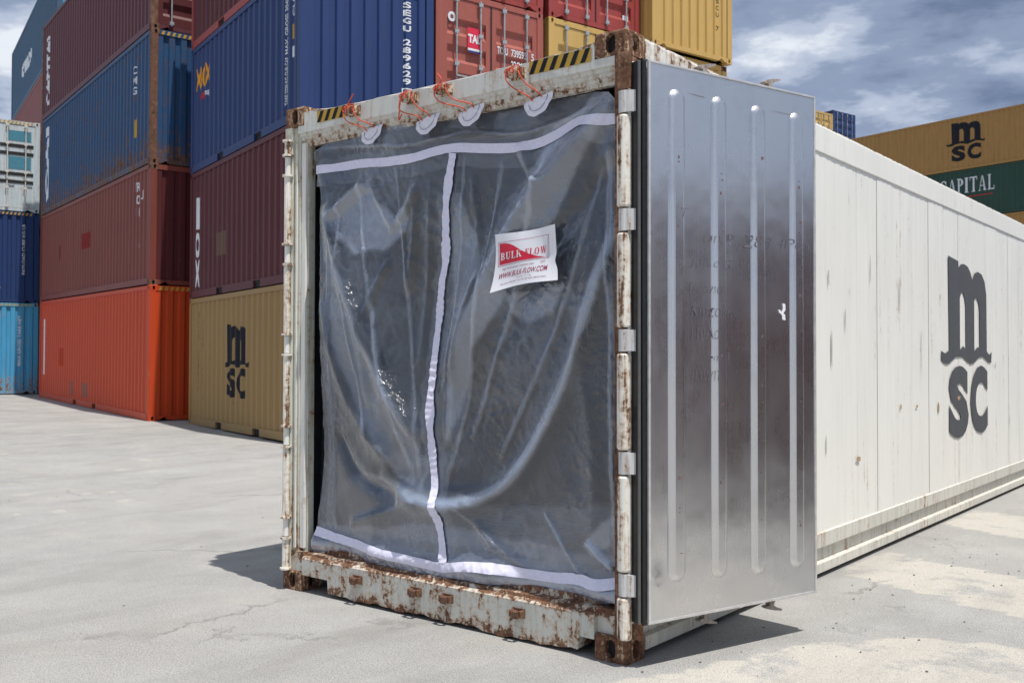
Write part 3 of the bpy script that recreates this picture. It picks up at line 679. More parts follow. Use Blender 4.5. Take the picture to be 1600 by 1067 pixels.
# far right row with logo, and the distant column
G_H = "containers in the far stack on the right"
Hq = along((-6.38, 51.59), -2.14)
for k, (z_, h_, m_, lb) in enumerate(((.11, 2.95, P_BROWN, "brown container at the foot of the far right stack"), (3.06, 2.95, P_BLUE, "blue container second up in the far right stack"),
                                    (6.01, 2.95, P_TAN2, "ochre container just under the green one"), (8.96, 2.591, P_GREEN, "dark green container with white serif name on its side"),
                                    (11.551, 2.896, P_TAN2, "dusty ochre container with navy logo topping the far right stack"))):
    t = container(Hq, z_, 12.19, h_, m_, lb, 'wall', TH, G_H, simple=k < 2, hazard=(k == 2))
    if k == 3:
        decal("lettering", serif("CAPITAL"), 6.42, 3.42, 1.35, 2.15, side_map(.006), M_WHT, t, side_cuts())
        decal("name_underline", polys2d([[(0, .45), (1, .45), (1, .6), (.06, .6), (.03, 1), (0, .6)], [(-.5, .45), (-.02, .45), (-.02, .55), (-.5, .55)]]), 5.1, 3.5, 1.0, 1.25, side_map(.006), M_REDP, t, side_cuts())
    if k == 4:
        decal("logo", msc_logo(), 6.05, 3.85, .5, 2.6, side_map(.006), M_BLACK, t, side_cuts())
        decal("lettering", text2d("MSC", .03), 11.5, 10.6, 1.9, 2.1, side_map(.006), M_BLACK, t, side_cuts()); decal("lettering", text2d("45G1", .03), 11.5, 11.0, 1.5, 1.7, side_map(.006), M_BLACK, t, side_cuts())
Jq = (-18.83, 59.17); TJ = R(75.2)
for k in range(6):
    container(Jq, .26+2.896*k, 12.19, 2.896, (P_BROWN, P_TAN, P_GREEN, P_MAROON, P_NAVY, P_NAVY)[k], ("brown container at the foot of the distant column", "ochre container second up in the distant column", "green container third up in the distant column", "maroon container fourth up in the distant column", "navy container under the top one of the distant column", "navy container doors topping the distant column against the sky")[k], 'doors', TJ, "containers in the distant columns", simple=k < 4)
    container(along(Jq, -.1, -2.6, TJ), .26+2.84*k, 12.19, 2.84, (P_RED, P_GREEN, P_BLUE, P_TAN, P_BROWN, P_TAN)[k], ("red container at the foot of the distant ochre column", "green container second up in the distant ochre column", "blue container third up in the distant ochre column", "ochre container fourth up in the distant ochre column", "brown container fifth up in the distant ochre column", "ochre container doors left of the distant navy one")[k], 'doors', TJ, "containers in the distant columns", simple=k < 4)

# the container standing to the right of the photographer (seen in the steel door's reflection)
P_REFL = paint("brown_red_container_paint", (.135, .075, .075), rust=.15, dirt=.3)
container((6.9, 1.95), .004, 12.19, 2.896, P_REFL, "brown red container standing to the right, mirrored in the steel door", 'doors', 0.0, "single containers on the ground")

# ------------------------------------------------------------------ the open refrigerated container
W, LC, H = 2.438, 12.192, 2.896
hero = thing("refrigerated_container", "white refrigerated container standing open with a clear plastic liner", "shipping container", (0, 0, 0))
casting_mesh(M_CAST)
castings(hero, W, LC, H, M_CAST)
# posts: left
MB().prism([(0.002, .0), (.065, .0), (.065, .022), (.118, .022), (.118, .05), (.165, .05), (.165, .10), (.002, .10)], .118, H-.118, 'z').obj("corner_post", M_JAMB, hero, .003)
B(.120, .158, .030, .0485, .25, 2.68).obj("jamb_strip", M_WHITE, hero, .003)
B(.085, .100, .012, .0215, .25, 2.68).obj("jamb_strip", M_WHITE, hero, .002)
MB().prism([(W-.002, .0), (W-.065, .0), (W-.065, .022), (W-.036, .022), (W-.036, .10), (W-.002, .10)], .118, H-.118, 'z').obj("corner_post", M_RUST, hero, .003)
for y in (LC-.1,):
    B(.0, .12, y, LC-.001, .118, H-.118).obj("corner_post", M_WHITE, hero); B(W-.12, W, y, LC-.001, .118, H-.118).obj("corner_post", M_WHITE, hero)
# header: slightly bowed top, grooved lower lip
hm = MB(); n = 24; prof = [(.0, 2.735), (.0, None), (.03, None), (.09, 2.86), (.09, 2.66), (.055, 2.66), (.055, 2.675), (.042, 2.68), (.042, 2.692), (.028, 2.697), (.028, 2.712), (.016, 2.716), (.016, 2.73)]
for i in range(n+1):
    x = .178+(W-.356)*i/n; b = .004*math.sin(i*1.9)+.003*math.sin(i*.8+1)
    top = 2.852-.022*math.sin(math.pi*i/n)+b
    for j, (y, z) in enumerate(prof):
        if z is None: z = top if j == 1 else top+.012
        hm.v.append((x, y+(.003*math.sin(i*.9) if j < 3 else 0), z))
k = len(prof)
for i in range(n):
    for j in range(k): hm.f.append((i*k+j, (i+1)*k+j, (i+1)*k+(j+1) % k, i*k+(j+1) % k))
hm.f.append(tuple(range(k))); hm.f.append(tuple(n*k+j for j in range(k))[::-1])
header = hm.obj("header_rail", M_HEAD, hero)
for hx0, hx1 in ((.119, .1775), (W-.1775, W-.066)):
    MB().prism([(.002, 2.735), (.002, 2.777), (.09, 2.777), (.09, 2.66), (.055, 2.66), (.055, 2.675), (.042, 2.68), (.042, 2.692), (.028, 2.697), (.028, 2.712), (.016, 2.716), (.016, 2.73)], hx0, hx1, 'x').obj("header_end", M_HEAD, header)
for hx0, hx1, nst in ((.30, .62, 5), (1.88, 2.245, 6)):
    st = MB().add([(hx0, -.004, 2.772), (hx1, -.004, 2.772), (hx1, -.004, 2.838), (hx0, -.004, 2.838)], [(0, 1, 2, 3)]).obj("hazard_sticker", M_YEL, header)
    d = (hx1-hx0)/nst
    for i in range(nst):
        x = hx0+i*d
        MB().add([(x, -.006, 2.773), (x+d*.45, -.006, 2.773), (min(x+d*.95, hx1), -.006, 2.837), (x+d*.5, -.006, 2.837)], [(0, 1, 2, 3)]).obj("black_stripe", M_BLACK, st)
# sill
sm = MB()
xs = [.178, .30, .41, .42, 2.16, 2.17, W-.178]; zb = [.105, .105, .105, .012, .012, .105, .105]
xs2 = []; 
for i in range(49):
    x = .42+(2.165-.42)*i/48; xs2.append((x, .014+.006*math.sin(i*.7)+.004*math.sin(i*1.9)+(-.012*math.exp(-((x-1.75)/.12)**2))+.006))
line = [(.178, .100), (.405, .100), (.412, .03)]+xs2+[(2.172, .03), (2.178, .090), (W-.178, .088)]
prof = lambda zb_: [(.0, zb_), (.0, .198), (.012, .208), (.03, .212), (.034, .226), (.075, .232), (.08, .262), (.13, .265), (.13, zb_+.01)]
for (x, z0) in line: sm.v += [(x, y, z) for y, z in prof(z0)]
k = 9
for i in range(len(line)-1):
    for j in range(k): sm.f.append((i*k+j, (i+1)*k+j, (i+1)*k+(j+1) % k, i*k+(j+1) % k))
sm.f.append(tuple(range(k))); sm.f.append(tuple((len(line)-1)*k+j for j in range(k))[::-1])
sill = sm.obj("sill_rail", M_SILL, hero)
B(.02, .178, .012, .13, .118, .232).obj("sill_end", M_SILL, hero); B(W-.178, W-.066, .03, .13, .118, .232).obj("sill_end", M_SILL, hero)
for (x, z) in ((1.30, 2.0),): pass
# cam keepers on header and sill
km = MB().box(-.045, .045, -.008, .0, -.03, .028).box(-.043, -.026, -.05, -.006, -.022, .02).box(.026, .043, -.05, -.006, -.022, .02)
km.prism([(-.05, -.03), (-.058, -.03), (-.058, .012), (-.05, .02), (-.034, .02), (-.034, .012), (-.048, .008)], -.026, .026, 'x')
kme = km.mesh("cam_keeper", paint("dark_rust_keeper", (.22, .12, .08), rust=.9, dirt=.6, scale=6), .003)
kme2 = km.mesh("cam_keeper", paint("rusty_keeper_paint", (.62, .55, .45), rust=.75, dirt=.5, scale=5), .002)
for x in (.63, 1.085, 1.335, 1.815): link("cam_keeper", kme2, header, (x, -.001, 2.79))
for x in (.666, 1.125, 1.351, 1.821): link("cam_keeper", kme, sill, (x, -.001, .142)).scale = (.85, .7, .8)
# hinges right
HZ = [.37, .915, 1.466, 2.01, 2.545]
segs = [(.12, HZ[0]-.055)]+[(HZ[i]+.055, HZ[i+1]-.055) for i in range(4)]
for a, b in segs:
    m = MB().tube([(2.437, -.018, a+.004), (2.437, -.018, a+.012), (2.437, -.018, b-.012), (2.437, -.018, b-.004)], [.029, .034, .034, .029], 20)
    m.obj("hinge_barrel", M_HINGE, hero, smooth=False); B(2.45, 2.515, .004, .016, a+.006, b-.006).obj("hinge_plate", M_RUST, hero)
B(2.405, 2.47, -.030, .0, 2.605, H-.119).obj("hinge_guard", M_RUST, hero, .006)
for z in HZ:
    m = MB().tube([(2.440, -.018, z-.05), (2.440, -.018, z+.05)], .029, 18); m.prism([(2.44, -.045), (2.47, -.038), (2.492, -.026), (2.505, -.010), (2.505, .0), (2.44, -.02)], z-.048, z+.048, "z"); m.obj("hinge_leaf", M_LEAF, hero)
# hinges left
for a, b in segs+[(HZ[4]+.055, 2.70)]:
    MB().tube([(.050, -.018, a), (.050, -.018, b)], .0215, 14).tube([(.050, -.018, a), (.050, -.018, a+.012)], .034, 14).tube([(.050, -.018, b-.012), (.050, -.018, b)], .034, 14).obj("hinge_barrel", M_HINGE, hero)
for z in HZ: MB().tube([(.048, -.016, z-.052), (.048, -.016, z+.052)], .017, 12).obj("hinge_leaf", M_WHITE, hero)
# interior
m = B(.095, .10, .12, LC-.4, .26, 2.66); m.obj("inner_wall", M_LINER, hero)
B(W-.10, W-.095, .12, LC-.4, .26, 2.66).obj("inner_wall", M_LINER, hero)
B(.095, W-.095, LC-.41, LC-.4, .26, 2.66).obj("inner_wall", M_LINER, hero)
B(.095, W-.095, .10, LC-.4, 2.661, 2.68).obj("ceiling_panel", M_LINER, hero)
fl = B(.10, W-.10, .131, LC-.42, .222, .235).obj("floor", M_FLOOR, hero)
m = MB()
for i in range(52):
    x = .12+i*.043
    if x < W-.13: m.box(x, x+.026, .135, 6., .235, .262)
tb = m.obj("floor_bar", M_FLOOR, hero); tb['kind'] = 'stuff'
# outer shell: left, roof, back, right side in separate upright sheets
B(.012, .03, .162, LC-.1, .03, 2.85).obj("side_wall", M_SIDE, hero)
B(.03, W-.03, .092, LC-.01, 2.84, 2.872).obj("roof", M_SIDE, hero)
B(.12, W-.12, LC-.06, LC-.01, .118, 2.78).obj("end_wall", M_SIDE, hero)
B(.0, .05, .162, LC-.162, 2.80, 2.884).obj("top_rail", M_WHITE, hero, .004)
tr_ = paint("chipped_top_rail_paint", (.76, .76, .72), rust=.62, dirt=.3, scale=1.6)
MB().prism([(W-.06, 2.88), (W-.004, 2.88), (W-.001, 2.872), (W-.001, 2.712), (W-.007, 2.706), (W-.06, 2.706)], 1.5, LC-.162, 'y').obj("top_rail", M_SIDE, hero)
MB().prism([(W-.06, 2.88), (W-.004, 2.88), (W-.001, 2.872), (W-.001, 2.712), (W-.007, 2.706), (W-.06, 2.706)], .162, 1.4995, 'y').obj("top_rail", tr_, hero)
MB().prism([(W-.062, 2.887), (W-.006, 2.887), (W-.006, 2.8805), (W-.062, 2.8805)], .162, LC-.162, 'y').obj("rail_cap", tr_, hero)
ys = [.12, .60, 1.06, 1.55, 2.03, 2.542, 3.009, 3.419, 3.802, 4.218, 4.681, 5.15, 5.58, 6.017, 6.567, 7.05, 7.51, 8.0, 8.5, 9.0, 9.5, 10., 10.5, 11., 11.5, LC-.1]
random.seed(3)
def side_x(y): return W-.012
for i in range(len(ys)-1):
    a, b = ys[i]+.0012, ys[i+1]-.0012; off = random.uniform(-.0015, .0015); nn_ = max(3, int((b-a)/.05)); vs = []; fs = []
    rib = (b-a)/4
    for j in range(nn_*2+1):
        y = a+(b-a)*j/(nn_*2); e = min(y-a, b-y)
        x = W-.011+off - .0025*math.exp(-(e/.006)**2) + .0012*math.cos((y-a)/rib*2*math.pi)
        for z in (.286, .9, 1.5, 2.1, 2.704): vs.append((x+.0016*noise.noise(Vector((y*1.1, z*1.3, i*.37)))*min(1, e/.05), y, z))
    for j in range(nn_*2):
        for q in range(4): fs.append((j*5+q, j*5+5+q, j*5+6+q, j*5+1+q))
    m = MB(); m.add(vs, fs); o = m.obj("side_panel", M_SIDE, hero, smooth=True)
B(W-.05, W-.0145, .12, LC-.1, .2, 2.75).obj("side_backing", M_SIDE, hero)
# bottom rail with lip, recess and flange
MB().prism([(W-.06, .29), (W-.009, .288), (W-.002, .282), (W-.004, .192), (W-.008, .188), (W-.040, .184), (W-.040, .098), (W-.005, .094), (W-.003, .090), (W-.003, .034), (W-.06, .034)], .17, LC-.162, 'y').obj("bottom_rail", paint("dirty_rail_paint", (.62, .61, .55), rust=.30, dirt=.5, rough=.5, scale=1.6), hero)
B(.0, .06, .162, LC-.162, .034, .26).obj("bottom_rail", M_WHITE, hero)
B(.06, W-.06, .2, LC-.2, .10, .21).obj("floor_frame", M_DARK, hero)
# logo on the long side: u=y, v=z
sidef = lambda u, v: Vector((W-.0035, u, v))
sidef2 = lambda u, v: Vector((W-.0022, u, v))
decal("logo", msc_logo(), 4.99, 6.79, .69, 2.29, sidef, M_MSCG, hero)
for (y, z, w_, h_) in ((2.95, .68, .10, .04), (3.9, 1.0, .05, .05), (4.9, .93, .05, .1), (5.5, 1.02, .12, .05), (4.3, 1.0, .06, .03), (2.45, 1.85, .02, .14), (2.5, 1.3, .02, .3), (2.75, 1.55, .015, .2), (3.25, 1.9, .015, .25), (3.9, 1.7, .02, .35), (4.45, 1.2, .012, .5), (6.9, 1.3, .03, .06), (2.4, .75, .015, .16)):
    pts = []
    for kx in range(12):
        t_ = 2*math.pi*kx/12; rr = .6+.4*random.random(); pts.append((.5+.5*rr*math.cos(t_), .5+.5*rr*math.sin(t_)))
    decal("scrape_mark", polys2d([pts]), y, y+w_, z, z+h_, sidef2, decal_mat("rust_scrape", (.42, .30, .19)) if w_ > .03 else decal_mat("grime_scrape", (.34, .33, .30)), hero)

# ------------------------------------------------------------------ right door (parts of the container)
door = bpy.data.objects.new("door", None); COL.objects.link(door); door.parent = hero
door.location = (2.558, -.007, 0); door.rotation_euler = (0, 0, math.atan2(.95238, .30491))
door['label'] = "swung open right door showing its ribbed steel inner face"
DW = 1.125; D0, D1 = .205, 2.722
B(.004, DW-.004, .022, .085, D0+.004, D1-.004).obj("door_core", M_WHITE, door, .003)
# inner steel sheet, finely gridded with dents in the lower hinge-side corner
nx_, nz_ = 120, 240; vs = []; fs = []
def dent(x, z):
    d = .0018*noise.noise(Vector((x*2.2, z*1.1, 3.)))+.0009*noise.noise(Vector((x*6., z*2.5, 9.)))
    d += .004*math.exp(-((x-.07)/.05)**2-((z-.50)/.09)**2) - .004*math.exp(-((x-.045)/.03)**2-((z-.37)/.06)**2)*(1+.6*noise.noise(Vector((x*60, z*40, 0)))) + .002*math.exp(-((x-.11)/.04)**2-((z-.62)/.07)**2)
    return d
for i in range(nx_+1):
    for j in range(nz_+1):
        x = .012+(DW-.024)*i/nx_; z = D0+.012+(D1-D0-.024)*j/nz_; vs.append((x, .0035+dent(x, z), z))
for i in range(nx_):
    for j in range(nz_): a = i*(nz_+1)+j; fs.append((a, a+nz_+1, a+nz_+2, a+1))
m_ = bpy.data.meshes.new("inner_sheet"); m_.from_pydata(vs, [], fs); m_.materials.append(M_STEEL); m_.shade_smooth(); link("inner_sheet", m_, door)
for (x0, x1, zb_, zt_) in ((.118, .222, .375, 2.615), (.388, .489, .36, 2.622), (.652, .756, .345, 2.618), (.930, 1.032, .345, 2.622)):
    cx = (x0+x1)/2; hw = (x1-x0)/2; rings = []
    vs = []; fs = []; K = 12
    for (ins, y) in ((0, .0045), (.003, -.001), (.012, -.007), (.022, -.0125), (.026, -.014), (.03, -.0145)):
        p = stadium(cx, (zb_+zt_)/2, hw-ins, (zt_-zb_)/2-ins*1.0, K); 
        # longer sloped run-out at both ends
        rings.append([(a, y, b) for a, b in p])
    n = len(rings[0])
    for r_ in rings: vs += r_
    for q in range(len(rings)-1):
        for i in range(n): fs.append((q*n+i, q*n+(i+1) % n, (q+1)*n+(i+1) % n, (q+1)*n+i))
    fs.append(tuple((len(rings)-1)*n+i for i in range(n)))
    m = MB(); m.add(vs, fs); o = m.obj("rib", M_STEEL, door)
    bm = bmesh.new(); bm.from_mesh(o.data)
    for f in bm.faces: f.smooth = len(f.verts) == 4
    bm.to_mesh(o.data); bm.free()
for a in ((0, .012, D0, D1), (DW-.012, DW, D0, D1)): B(a[0], a[1], -.001, .012, a[2], a[3]).obj("edge_trim", M_TRIM, door, .003)
for a in ((.0125, DW-.0125, D0, D0+.012), (.0125, DW-.0125, D1-.012, D1)): B(a[0], a[1], -.001, .012, a[2], a[3]).obj("edge_trim", M_TRIM, door, .003)
gm = MB()
for (x, y, r_) in ((-.006, .026, .012), (-.018, .044, .013), (-.014, .072, .014)): gm.tube([(x, y, D0+.005), (x, y, D1-.003)], r_, 10)
gm.box(-.030, .004, .05, .085, D0+.003, D1); gm.obj("gasket", M_RUB, door)
B(-.034, -.022, .030, .036, D0, D1).obj("gasket_lip", plain("grey_rubber_lip", (.10, .10, .10), .5), door)
gm = MB().tube([(0, .05, D1+.006), (DW, .05, D1+.006)], .012, 8).tube([(0, .05, D0-.004), (DW, .05, D0-.004)], .012, 8).tube([(DW+.004, .05, D0), (DW+.004, .05, D1)], .008, 8); gm.obj("gasket", M_RUB, door)
B(-.04, DW, .086, .100, D0-.01, D1+.01).obj("outer_skin", M_WHITE, door, .003)
B(.4, .9, .087, .099, D0-.020, D0-.010).obj("lower_edge", M_RUST, door)
for x in (.46, .92):
    rod = MB().tube([(x, .13, D0-.03), (x, .13, D1+.03)], .016, 10).obj("lock_rod", M_GALV, door)
    for sgn, z in ((1, D1+.03), (-1, D0-.03)):
        # forked cam: stem with two curved prongs
        c_ = MB().prism([(x-.018, z-.01*sgn), (x+.018, z-.01*sgn), (x+.022, z+.012*sgn), (x+.012, z+.03*sgn), (x+.03, z+.042*sgn), (x+.075, z+.058*sgn), (x+.072, z+.066*sgn), (x+.02, z+.058*sgn), (x-.03, z+.045*sgn), (x-.045, z+.035*sgn), (x-.035, z+.03*sgn), (x-.012, z+.028*sgn)], .112, .145, 'y')
        c_.obj("cam", paint("worn_cam_steel", (.36, .32, .29), rust=.45, dirt=.5, scale=5), rod)
# hand-written pen notes and the torn sticker rest on the steel
fd = lambda u, v: Vector((u, -.0005, v))
rnd = random.Random(5); M_TICK = plain("brown_scuff", (.16, .10, .10), .6)
for cx in (.170, .4385, .704, .981):
    for k in range(13):
        z = rnd.uniform(.5, 2.35); w_ = rnd.uniform(.008, .022); h_ = rnd.choice((.003, .004, .006, .018)); x = cx+rnd.uniform(-.012, .004)
        decal("scuff_mark", polys2d([[(0, .2), (.5, 0), (1, .3), (.9, .8), (.4, 1), (.1, .7)]]), x, x+w_, z, z+h_, lambda u, v: Vector((u, -.0152, v)), M_TICK, door)
for (x, z, w_, h_) in ((.23, 2.60, .12, .008), (.78, 2.60, .19, .006), (.63, 1.72, .004, .03), (.3, 1.2, .01, .05), (.5, 1.0, .008, .04), (.85, 1.25, .02, .006)):
    decal("scuff_mark", polys2d([[(0, .9), (.5, .5), (1, 0), (.9, .4), (.4, .8)]]), x, x+w_, z, z+h_, fd, M_TICK, door)
M_PEN = plain("faded_pen_ink", (.13, .12, .15), .7)
for s_, x0, x1, z0, z1 in (("T", .18, .23, 2.03, 2.07), ("un. P.", .34, .55, 1.925, 1.975), ("28 3", .60, .80, 1.92, 1.98), ("4Pe.n.", .84, 1.09, 1.93, 1.98), ("June G n.l", .25, .64, 1.80, 1.85), ("Ignono", .25, .44, 1.67, 1.74), ("Kmtokn.", .26, .52, 1.58, 1.64), ("110Ao", .26, .42, 1.475, 1.54), ("rvnem 3.", .26, .50, 1.375, 1.41), ("nawn", .26, .42, 1.28, 1.33)):
    decal("pen_writing", text2d(s_, -.026, .2), x0, x1, z0, z1, (lambda u, v: Vector((u, -.0012 if not any(a-.01 < u < b+.01 for a, b in ((.118, .222), (.388, .489), (.652, .756), (.930, 1.032))) else -.016, v))), M_PEN, door)
decal("torn_sticker", polys2d([[(0, .62), (.12, .45), (.5, .3), (.55, .05), (1, 0), (.95, .32), (.7, .42), (1, .6), (.98, .95), (.6, 1), (.62, .7), (.45, .5), (.2, .6)]]), .845, .895, 1.575, 1.66, fd, M_PAPER, door)
# left door, folded back along the left side
ld = bpy.data.objects.new("door", None); COL.objects.link(ld); ld.parent = hero; ld.location = (-.095, .125, 0); ld.rotation_euler = (0, 0, R(91.5)); ld['label'] = "left door folded back along the side, seen edge on"
B(.03, 1.13, .0, .085, .205, 2.722).obj("door_core", M_WHITE, ld); B(-.012, .0295, -.01, .04, .205, 2.722).obj("gasket", M_RUB, ld)

# ------------------------------------------------------------------ plastic liner curtain
def lerp_poly(p, x, k=0):
    xs_ = [a[k] for a in p]; 
    return float(np.interp(x, xs_, [a[1-k] for a in p])) if xs_[0] < xs_[-1] else float(np.interp(x, xs_[::-1], [a[1-k] for a in p][::-1]))
TOP = [(.191, 2.628), (.29, 2.65), (.42, 2.685), (.70, 2.708), (.86, 2.70), (1.128, 2.717), (1.3, 2.70), (1.472, 2.706), (1.7, 2.685), (1.929, 2.69), (2.1, 2.66), (2.213, 2.653), (2.30, 2.635), (2.375, 2.55)]
BOT = [(.199, .240), (.27, .222), (.36, .205), (.45, .198), (.55, .207), (.686, .196), (.80, .200), (.87, .218), (.941, .205), (1.05, .198), (1.16, .222), (1.274, .225), (1.40, .238), (1.582, .232), (1.70, .252), (1.85, .262), (1.985, .255), (2.12, .268), (2.25, .262), (2.367, .255)]
LEFT = [(.191, 2.628), (.225, 2.52), (.285, 2.36), (.288, 2.20), (.280, 1.611), (.270, .857), (.225, .45), (.215, .36), (.199, .243)]
def seg_arr(poly, X_, Z_):
    """signed distance & parameter to a polyline, vectorised"""
    best = np.full(X_.shape, 1e9); sg = np.zeros(X_.shape); par = np.zeros(X_.shape); n = len(poly)-1
    for i in range(n):
        (x1, z1), (x2, z2) = poly[i], poly[i+1]; dx, dz = x2-x1, z2-z1; L2 = dx*dx+dz*dz
        t_ = np.clip(((X_-x1)*dx+(Z_-z1)*dz)/L2, 0, 1); ex = X_-x1-t_*dx; ez = Z_-z1-t_*dz; d = np.hypot(ex, ez)
        u_ = d < best; best = np.where(u_, d, best); sg = np.where(u_, np.sign(dx*ez-dz*ex), sg); par = np.where(u_, (i+t_)/n, par)
    return best*sg, par
def smooth_poly(p, it=3):
    for _ in range(it):
        q = [p[0]]
        for a, b in zip(p[:-1], p[1:]): q += [(a[0]*.75+b[0]*.25, a[1]*.75+b[1]*.25), (a[0]*.25+b[0]*.75, a[1]*.25+b[1]*.75)]
        p = q+[p[-1]]
    return p
FOLDS = [  # polyline, width, amplitude, kind
    (smooth_poly([(2.354, 2.064), (2.193, 1.625), (2.1, 1.384), (1.948, 1.073), (1.749, .811), (1.518, .663), (1.319, .612), (1.037, .621), (.788, .742)]), .060, .046, 'g'),
    (smooth_poly([(2.285, 2.61), (2.064, 2.4), (1.83, 2.208), (1.666, 2.031), (1.517, 1.779), (1.385, 1.552), (1.272, 1.249)]), .085, .062, 'g'),
    (smooth_poly([(2.337, 2.333), (2.15, 2.16), (1.98, 1.99), (1.80, 1.78), (1.6, 1.40)]), .07, -.025, 'g'),
    (smooth_poly([(1.90, 2.24), (1.80, 2.34), (1.74, 2.48)]), .04, .03, 't'),
    (smooth_poly([(.321, 2.293), (.407, 2.059), (.546, 1.716), (.786, 1.277), (1.085, .901)]), .055, .045, 'g'),
    (smooth_poly([(.30, 1.75), (.42, 1.30), (.62, 1.0), (.9, .78)]), .05, .03, 'g'),
    (smooth_poly([(.378, 2.212), (.52, 2.30), (.65, 2.39)]), .045, .040, 't'), (smooth_poly([(.688, 2.40), (.78, 2.25), (.885, 2.10)]), .04, .035, 't'), ([(.885, 2.13), (.98, 2.22), (1.05, 2.34)], .04, .03, 't'),
    (smooth_poly([(.29, 2.638), (.858, 2.58), (.909, 2.548), (1.315, 2.585), (1.749, 2.516), (1.949, 2.541), (2.231, 2.604)]), .016, .010, 't'),
    ([(1.319, .646), (1.582, .442), (1.869, .319)], .03, .016, 't'), ([(1.36, .70), (1.5, .52), (1.62, .38)], .035, .012, 'g'),
    (smooth_poly([(1.908, .635), (2.061, .437), (2.136, .347)]), .016, .018, 't'), (smooth_poly([(2.18, .52), (2.24, .46), (2.33, .40)]), .03, .03, 't'),
    (smooth_poly([(1.495, 1.847), (1.40, 1.65), (1.317, 1.4), (1.272, 1.182), (1.272, .9)]), .03, .022, 'g'),
    (smooth_poly([(.835, 1.956), (.70, 1.72), (.628, 1.5), (.682, 1.1)]), .035, .018, 'g'),
    ([(1.05, 2.4), (1.02, 2.1), (.95, 1.7)], .03, .018, 'g'), ([(1.15, 2.4), (1.13, 2.0), (1.08, 1.6), (1.05, 1.2)], .028, .016, 'g'),
    ([(1.42, 2.4), (1.47, 2.0), (1.40, 1.7)], .03, .016, 'g'), (smooth_poly([(2.2, 1.95), (2.12, 1.4), (2.22, .9), (2.2, .5)]), .05, .018, 'g'),
    ([(.36, 2.36), (.37, 1.6), (.37, .4)], .02, .008, 't'), (smooth_poly([(2.277, 2.386), (2.297, 1.86), (2.317, 1.265), (2.34, .369)]), .014, .014, 't'),
    (smooth_poly([(.5, .42), (.8, .50), (1.1, .60)]), .04, .02, 'g'), (smooth_poly([(.4, .95), (.6, .68), (.95, .62)]), .05, -.03, 'g'),
    (smooth_poly([(.60, 2.46), (.66, 1.9), (.80, 1.3), (1.05, .75)]), .020, .014, 't'), (smooth_poly([(.90, 2.46), (.97, 1.7), (1.10, .7)]), .018, .012, 't'), (smooth_poly([(1.62, 2.42), (1.50, 1.6), (1.27, .7)]), .018, .013, 't'),
    (smooth_poly([(1.9, 2.42), (1.75, 1.75), (1.42, .95)]), .022, .016, 't'), (smooth_poly([(.45, 2.35), (.50, 1.6), (.72, .9)]), .018, .014, 't'), (smooth_poly([(2.25, 2.3), (2.0, 1.5), (1.6, .85)]), .022, .014, 't'), (smooth_poly([(1.38, 2.44), (1.33, 1.7), (1.22, 1.2)]), .016, .010, 't')]
def vnoise(X_, Z_, sc, seed, oct_=4):
    out_ = np.zeros(X_.shape); f = X_.ravel(); g_ = Z_.ravel()
    return np.array([noise.fractal(Vector((a*sc+seed, b*sc, seed*1.7)), 1., 2., oct_) for a, b in zip(f, g_)]).reshape(X_.shape)
def ridge(X_, Z_, sx_, sz_, seed):
    a_ = np.array([1-abs(noise.noise(Vector((x*sx_+seed, z*sz_, seed))))*2.2 for x, z in zip(X_.ravel(), Z_.ravel())]).reshape(X_.shape)
    return np.clip(a_, 0, 1)**3
def film_depth(X_, Z_, detail=True):
    d = np.zeros(X_.shape)
    # two big swags hanging between the top corners
    d += .030*np.sin((X_-.2)/2.15*math.pi*2.0+.6)*np.clip((Z_-.4)/1.2, 0, 1) + .02*np.cos((X_+Z_*.55)*4.6)
    for poly, w_, a_, kind in FOLDS:
        s_, par = seg_arr(poly, X_, Z_); dd = np.abs(s_)
        ww = w_*(.75+.5*par)
        env = np.clip(par*5, 0, 1)*np.clip((1-par)*5, 0, 1); env = env*env*(3-2*env)
        env = env*np.exp(-np.clip(dd-ww*2.5, 0, None)/.05)
        if kind == 'g': d += a_*env*np.exp(-(s_/ww)**2)*(1+.35*np.tanh(s_/ww*2))
        else: d += a_*env*np.clip(1-dd/ww, 0, 1)**.9
    # drawn flat by the side tapes
    edge = np.clip((X_-.19)/.10, 0, 1)*np.clip((2.37-X_)/.06, .2, 1); d *= .35+.65*edge
    # creased flat facets, as stiff film folds
    def tri(t): return np.abs((t/math.pi) % 2 - 1)*2-1
    wx_ = X_+.06*np.sin(Z_*3.1+.5)+.05*np.sin(Z_*7.3); 
    d += .017*tri(wx_*6.1+Z_*2.6+.4)*np.clip(.4+.8*np.sin(X_*2.3+Z_*1.9), 0, 1) + .013*tri(wx_*4.3-Z_*5.2+1.1)*np.clip(.3+.8*np.cos(X_*2.9-Z_*2.2), 0, 1) + .006*tri(X_*11.-Z_*4.1+2.)*np.clip(np.sin(X_*3.1+Z_*2.7+2.), 0, 1)
    if detail:
        m1 = np.clip(vnoise(X_, Z_, 1.6, 5., 2)*1.6+.55, 0, 1)
        d += m1*(.0045*ridge(X_, Z_, 7, 5, 1.3)+.0045*ridge(X_+Z_*.6, Z_, 13, 8, 4.1)+.004*ridge(X_-Z_*.8, Z_, 24, 16, 8.7))
        d += .004*vnoise(X_, Z_, 3.5, 2.2, 3)
        # inflated lower hem
        d += .030*np.exp(-((Z_-.29)/.06)**2)*(1+.5*np.sin(X_*9))
    return d
NU, NV = 250, 280
U_, V_ = np.meshgrid(np.linspace(0, 1, NU), np.linspace(0, 1, NV), indexing='ij')
zt0 = .25+V_*2.4
xl = np.interp(zt0, [p[1] for p in LEFT[::-1]], [p[0] for p in LEFT[::-1]])
xr = 2.368+0*xl
FX = xl+(xr-xl)*U_
